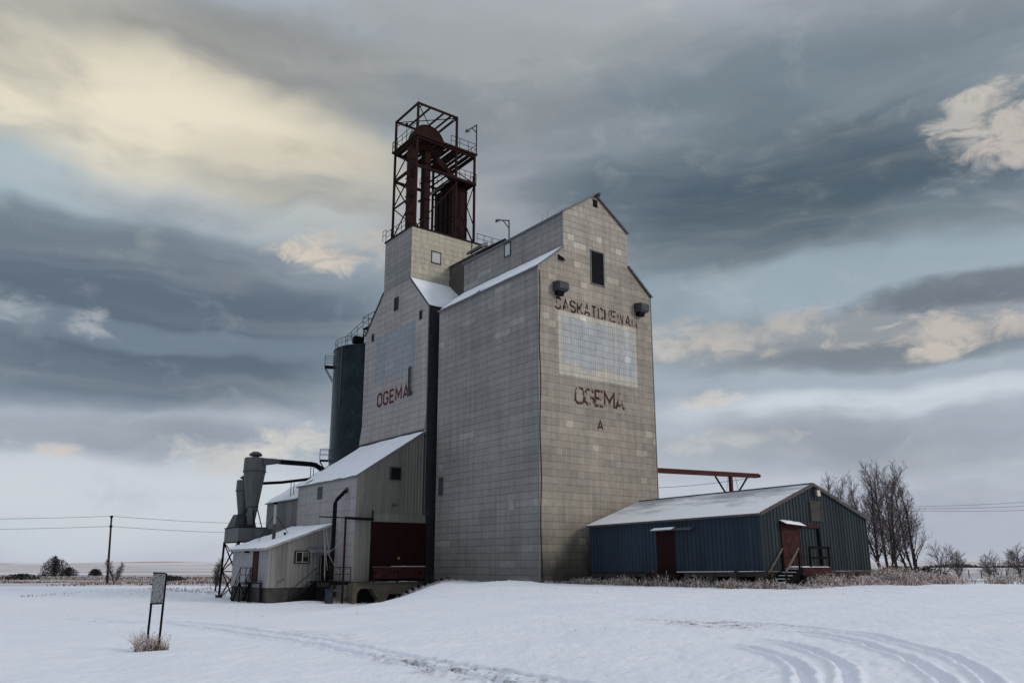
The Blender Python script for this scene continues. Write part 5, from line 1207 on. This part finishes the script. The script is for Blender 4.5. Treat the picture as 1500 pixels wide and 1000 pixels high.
x, y = at(1214, 112); tree(x, y, 13.3, 0, 0, 'bare poplar of which only the top shows above the shed ridge', 77, 2, group=gr, r=.16)
x, y = at(1240, 116); tree(x, y, 11.5, 0, 0, 'low bare poplar just showing over the right roof slope of the shed', 78, 2, group=gr, r=.14)
sg_ = 'small bare shrubs on the snow at the right'
labs = ['lone bare shrub nearest the poplar clump, leaning right', 'spreading bare shrub second from the poplars', 'thin low bare shrub fourth from the right edge', 'tall twin bare shrub third from the right edge', 'bushy bare shrub second from the right edge', 'bare shrub cut by the right edge of the picture']
for (px, d, h, fk), lab in zip(((1368, 90, 3.3, 2), (1393, 110, 3.5, 3), (1437, 120, 2.8, 2), (1453, 112, 3.6, 3), (1479, 100, 3.7, 4), (1503, 98, 3.4, 3)), labs):
    x, y = at(px, d); tree(x, y, h + .3, ux * (.25 if px == 1368 else 0), 0, lab, px, fk, 'bare_shrub', .06, 2, sg_, 'shrub', .6)
x, y = at(185, 126); tree(x, y, 3.9, 0, 0, 'small bare tree just right of the wooden power pole', 9, 2, 'bare_tree', .08, 3, None, 'tree', .8)
x, y = at(329, 96); tree(x, y, 3.9, 0, 0, 'bare bushy tree seen through the cyclone legs', 19, 3, 'bare_tree', .07, 2, None, 'tree', .7)
def bush(px, d, w, h, label, seed, n=1500, name='round_bush'):
    rs = random.Random(seed); x, y = at(px, d); z = G(x, y); t = thing(name, (x, y, z), label, 'bush'); mb, tw = MB(), MB()
    for k in range(14):
        a = rs.uniform(0, 6.283); e_ = Vector((x + math.cos(a) * w * .3 * rs.random(), y + math.sin(a) * w * .3 * rs.random(), z + h * .8)); mb.tube([(x + rs.gauss(0, .3), y + rs.gauss(0, .3), z - .2), e_], [.08, .02], 4)
    build('trunk', mb, M_BARK, t)
    for k in range(n):
        a = rs.uniform(0, 6.283); q = rs.random() ** .45; el = rs.uniform(-.1, 1) * math.pi / 2
        lob = 1 + .22 * noise.noise(Vector((math.cos(a) * 1.6, math.sin(a) * 1.6, el * 2 + seed)))
        c = Vector((x + math.cos(a) * math.cos(el) * w / 2 * q * lob, y + math.sin(a) * math.cos(el) * w / 2 * q * lob, z + .2 + h * math.sin(max(0, el)) * q * lob)); s_ = rs.uniform(.18, .45)
        v1 = Vector((rs.gauss(0, 1), rs.gauss(0, 1), rs.gauss(.4, 1))).normalized() * s_; v2 = Vector((rs.gauss(0, 1), rs.gauss(0, 1), rs.gauss(0, 1))).normalized() * s_ * .35; tw.face([c - v2, c + v2, c + v1])
    build('crown', tw, simple('dark_bush_twigs', (.035, .033, .036), .9, var=.5, scale=1.5, bmp=0) if 'dark_bush_twigs' not in MATS else MATS['dark_bush_twigs'], t)
MATS['dark_bush_twigs'] = simple('dark_bush_twigs', (.035, .033, .036), .9, var=.5, scale=1.5, bmp=0)
bush(96, 205, 7.2, 4.6, 'large round dark bush on the left horizon', 3, 3200)
bush(117, 208, 5.0, 2.0, 'low dark thicket tapering right from the large round bush', 4, 1200)
bush(155, 215, 3.6, 1.5, 'low flat dark hedge clump just left of the power pole', 5, 1500)
bush(50, 160, 7.5, .9, 'long low dark scrub patch under the round bush', 6, 1200)
bush(1342, 128, 8, 1.7, 'dark low thicket behind the right side of the poplar clump', 7, 2500)
bush(1300, 135, 10, 1.9, 'dark low thicket behind the middle of the poplar clump', 8, 2500)
bush(262, 150, 6, .7, 'low dark scrub line on the snow field behind the sign', 16, 700)
# far shelterbelt on the right horizon: reads as one mass
mb = MB()
for i in range(5000):
    d = 520 + random.random() * 25; s_ = random.uniform(250, 420); x = CX + .6 * d + .8 * s_; y = CY + .8 * d - .6 * s_; h = .8 + 3.2 * noise.noise(Vector((s_ * .04, 0, 0)))
    if h < .3: continue
    z = G(x, y) + random.random() * h
    v1 = Vector((random.gauss(0, .5), random.gauss(0, .5), random.uniform(.3, 1.3))); v2 = Vector((random.gauss(0, .3), random.gauss(0, .3), 0)); c = Vector((x, y, z)); mb.face([c - v2, c + v2, c + v1])
tag(build('shelterbelt', mb, MATS['dark_bush_twigs'], None), 'far dark line of trees along the right horizon', 'shelterbelt', kind='stuff')
# fence posts of the far field
for i in range(7):
    x, y = at(1405 + i * 18, 150 - i * 2); z = G(x, y)
    o = MB().bar((x, y, z - .2), (x + .04, y, z + 1.5), .13); tag(build('fence_post', o, M_WOOD, None, origin=(x, y, z)), 'thin dark post of the field fence at the right, among the bare shrubs', 'fence post', 'fence posts at the right')

# ================================================================== power lines
def pole(x, y, h, label, arms=True, group='wooden power poles'):
    z = G(x, y); t = thing('power_pole', (x, y, z), label, 'power pole', group)
    tx, ty = x - .36, y + .27
    build_each('post', MB().tube([(x, y, z - .3), (tx, ty, z + h)], [.2, .13], 8), M_BARK, t)
    if arms:
        build('insulator', MB().box(tx - .18, tx + .18, ty - .18, ty + .18, z + h - .05, z + h + .35), M_STEEL, t)
        build('bracket', MB().box(tx - .16, tx + .24, ty - .18, ty + .12, z + h - 1.5, z + h - 1.2), M_STEEL, t)
    return Vector((tx, ty, z + h))
a = pole(-41.56, 119.29, 10.0, 'wooden power pole left of the visible one, outside the frame'); b_ = pole(-9.75, 95.4, 10.2, 'wooden power pole standing alone in the dry grass left of the office'); c_ = pole(22.5, 92.0, 9.9, 'wooden power pole hidden behind the elevators')
def wire(name, p, q, sag, label, r=.03, group=None):
    mb = MB(); mb.tube([p.lerp(q, i / 24) + Vector((0, 0, -sag * math.sin(math.pi * i / 24))) for i in range(25)], r, 4); tag(build(name, mb, M_WIRE, None), label, 'wire', group)
up_ = Vector((0, 0, .25)); dn = Vector((0, 0, -1.35))
wire('power_wire', a + up_, b_ + up_, .35, 'upper power wire running left from the lone pole'); wire('power_wire', b_ + up_, c_ + up_, .45, 'upper power wire running right from the lone pole')
wire('power_wire', a + dn, b_ + dn, .35, 'lower power wire running left from the lone pole'); wire('power_wire', b_ + dn, c_ + dn, .45, 'lower power wire running right from the lone pole')
x, y = at(1330, 112); p = pole(x, y, 10.0, 'power pole hidden among the bare poplars', False); x, y = at(1760, 84); q = pole(x, y, 9.5, 'power pole outside the right edge', False)
for i, lab in enumerate(('uppermost of the three wires at the right', 'middle one of the three wires at the right', 'lowest of the three wires at the right')): wire('power_wire', p + Vector((0, .3 * i, -.25 * i)), q + Vector((0, .3 * i, -.75 * i)), .5, lab, .02)
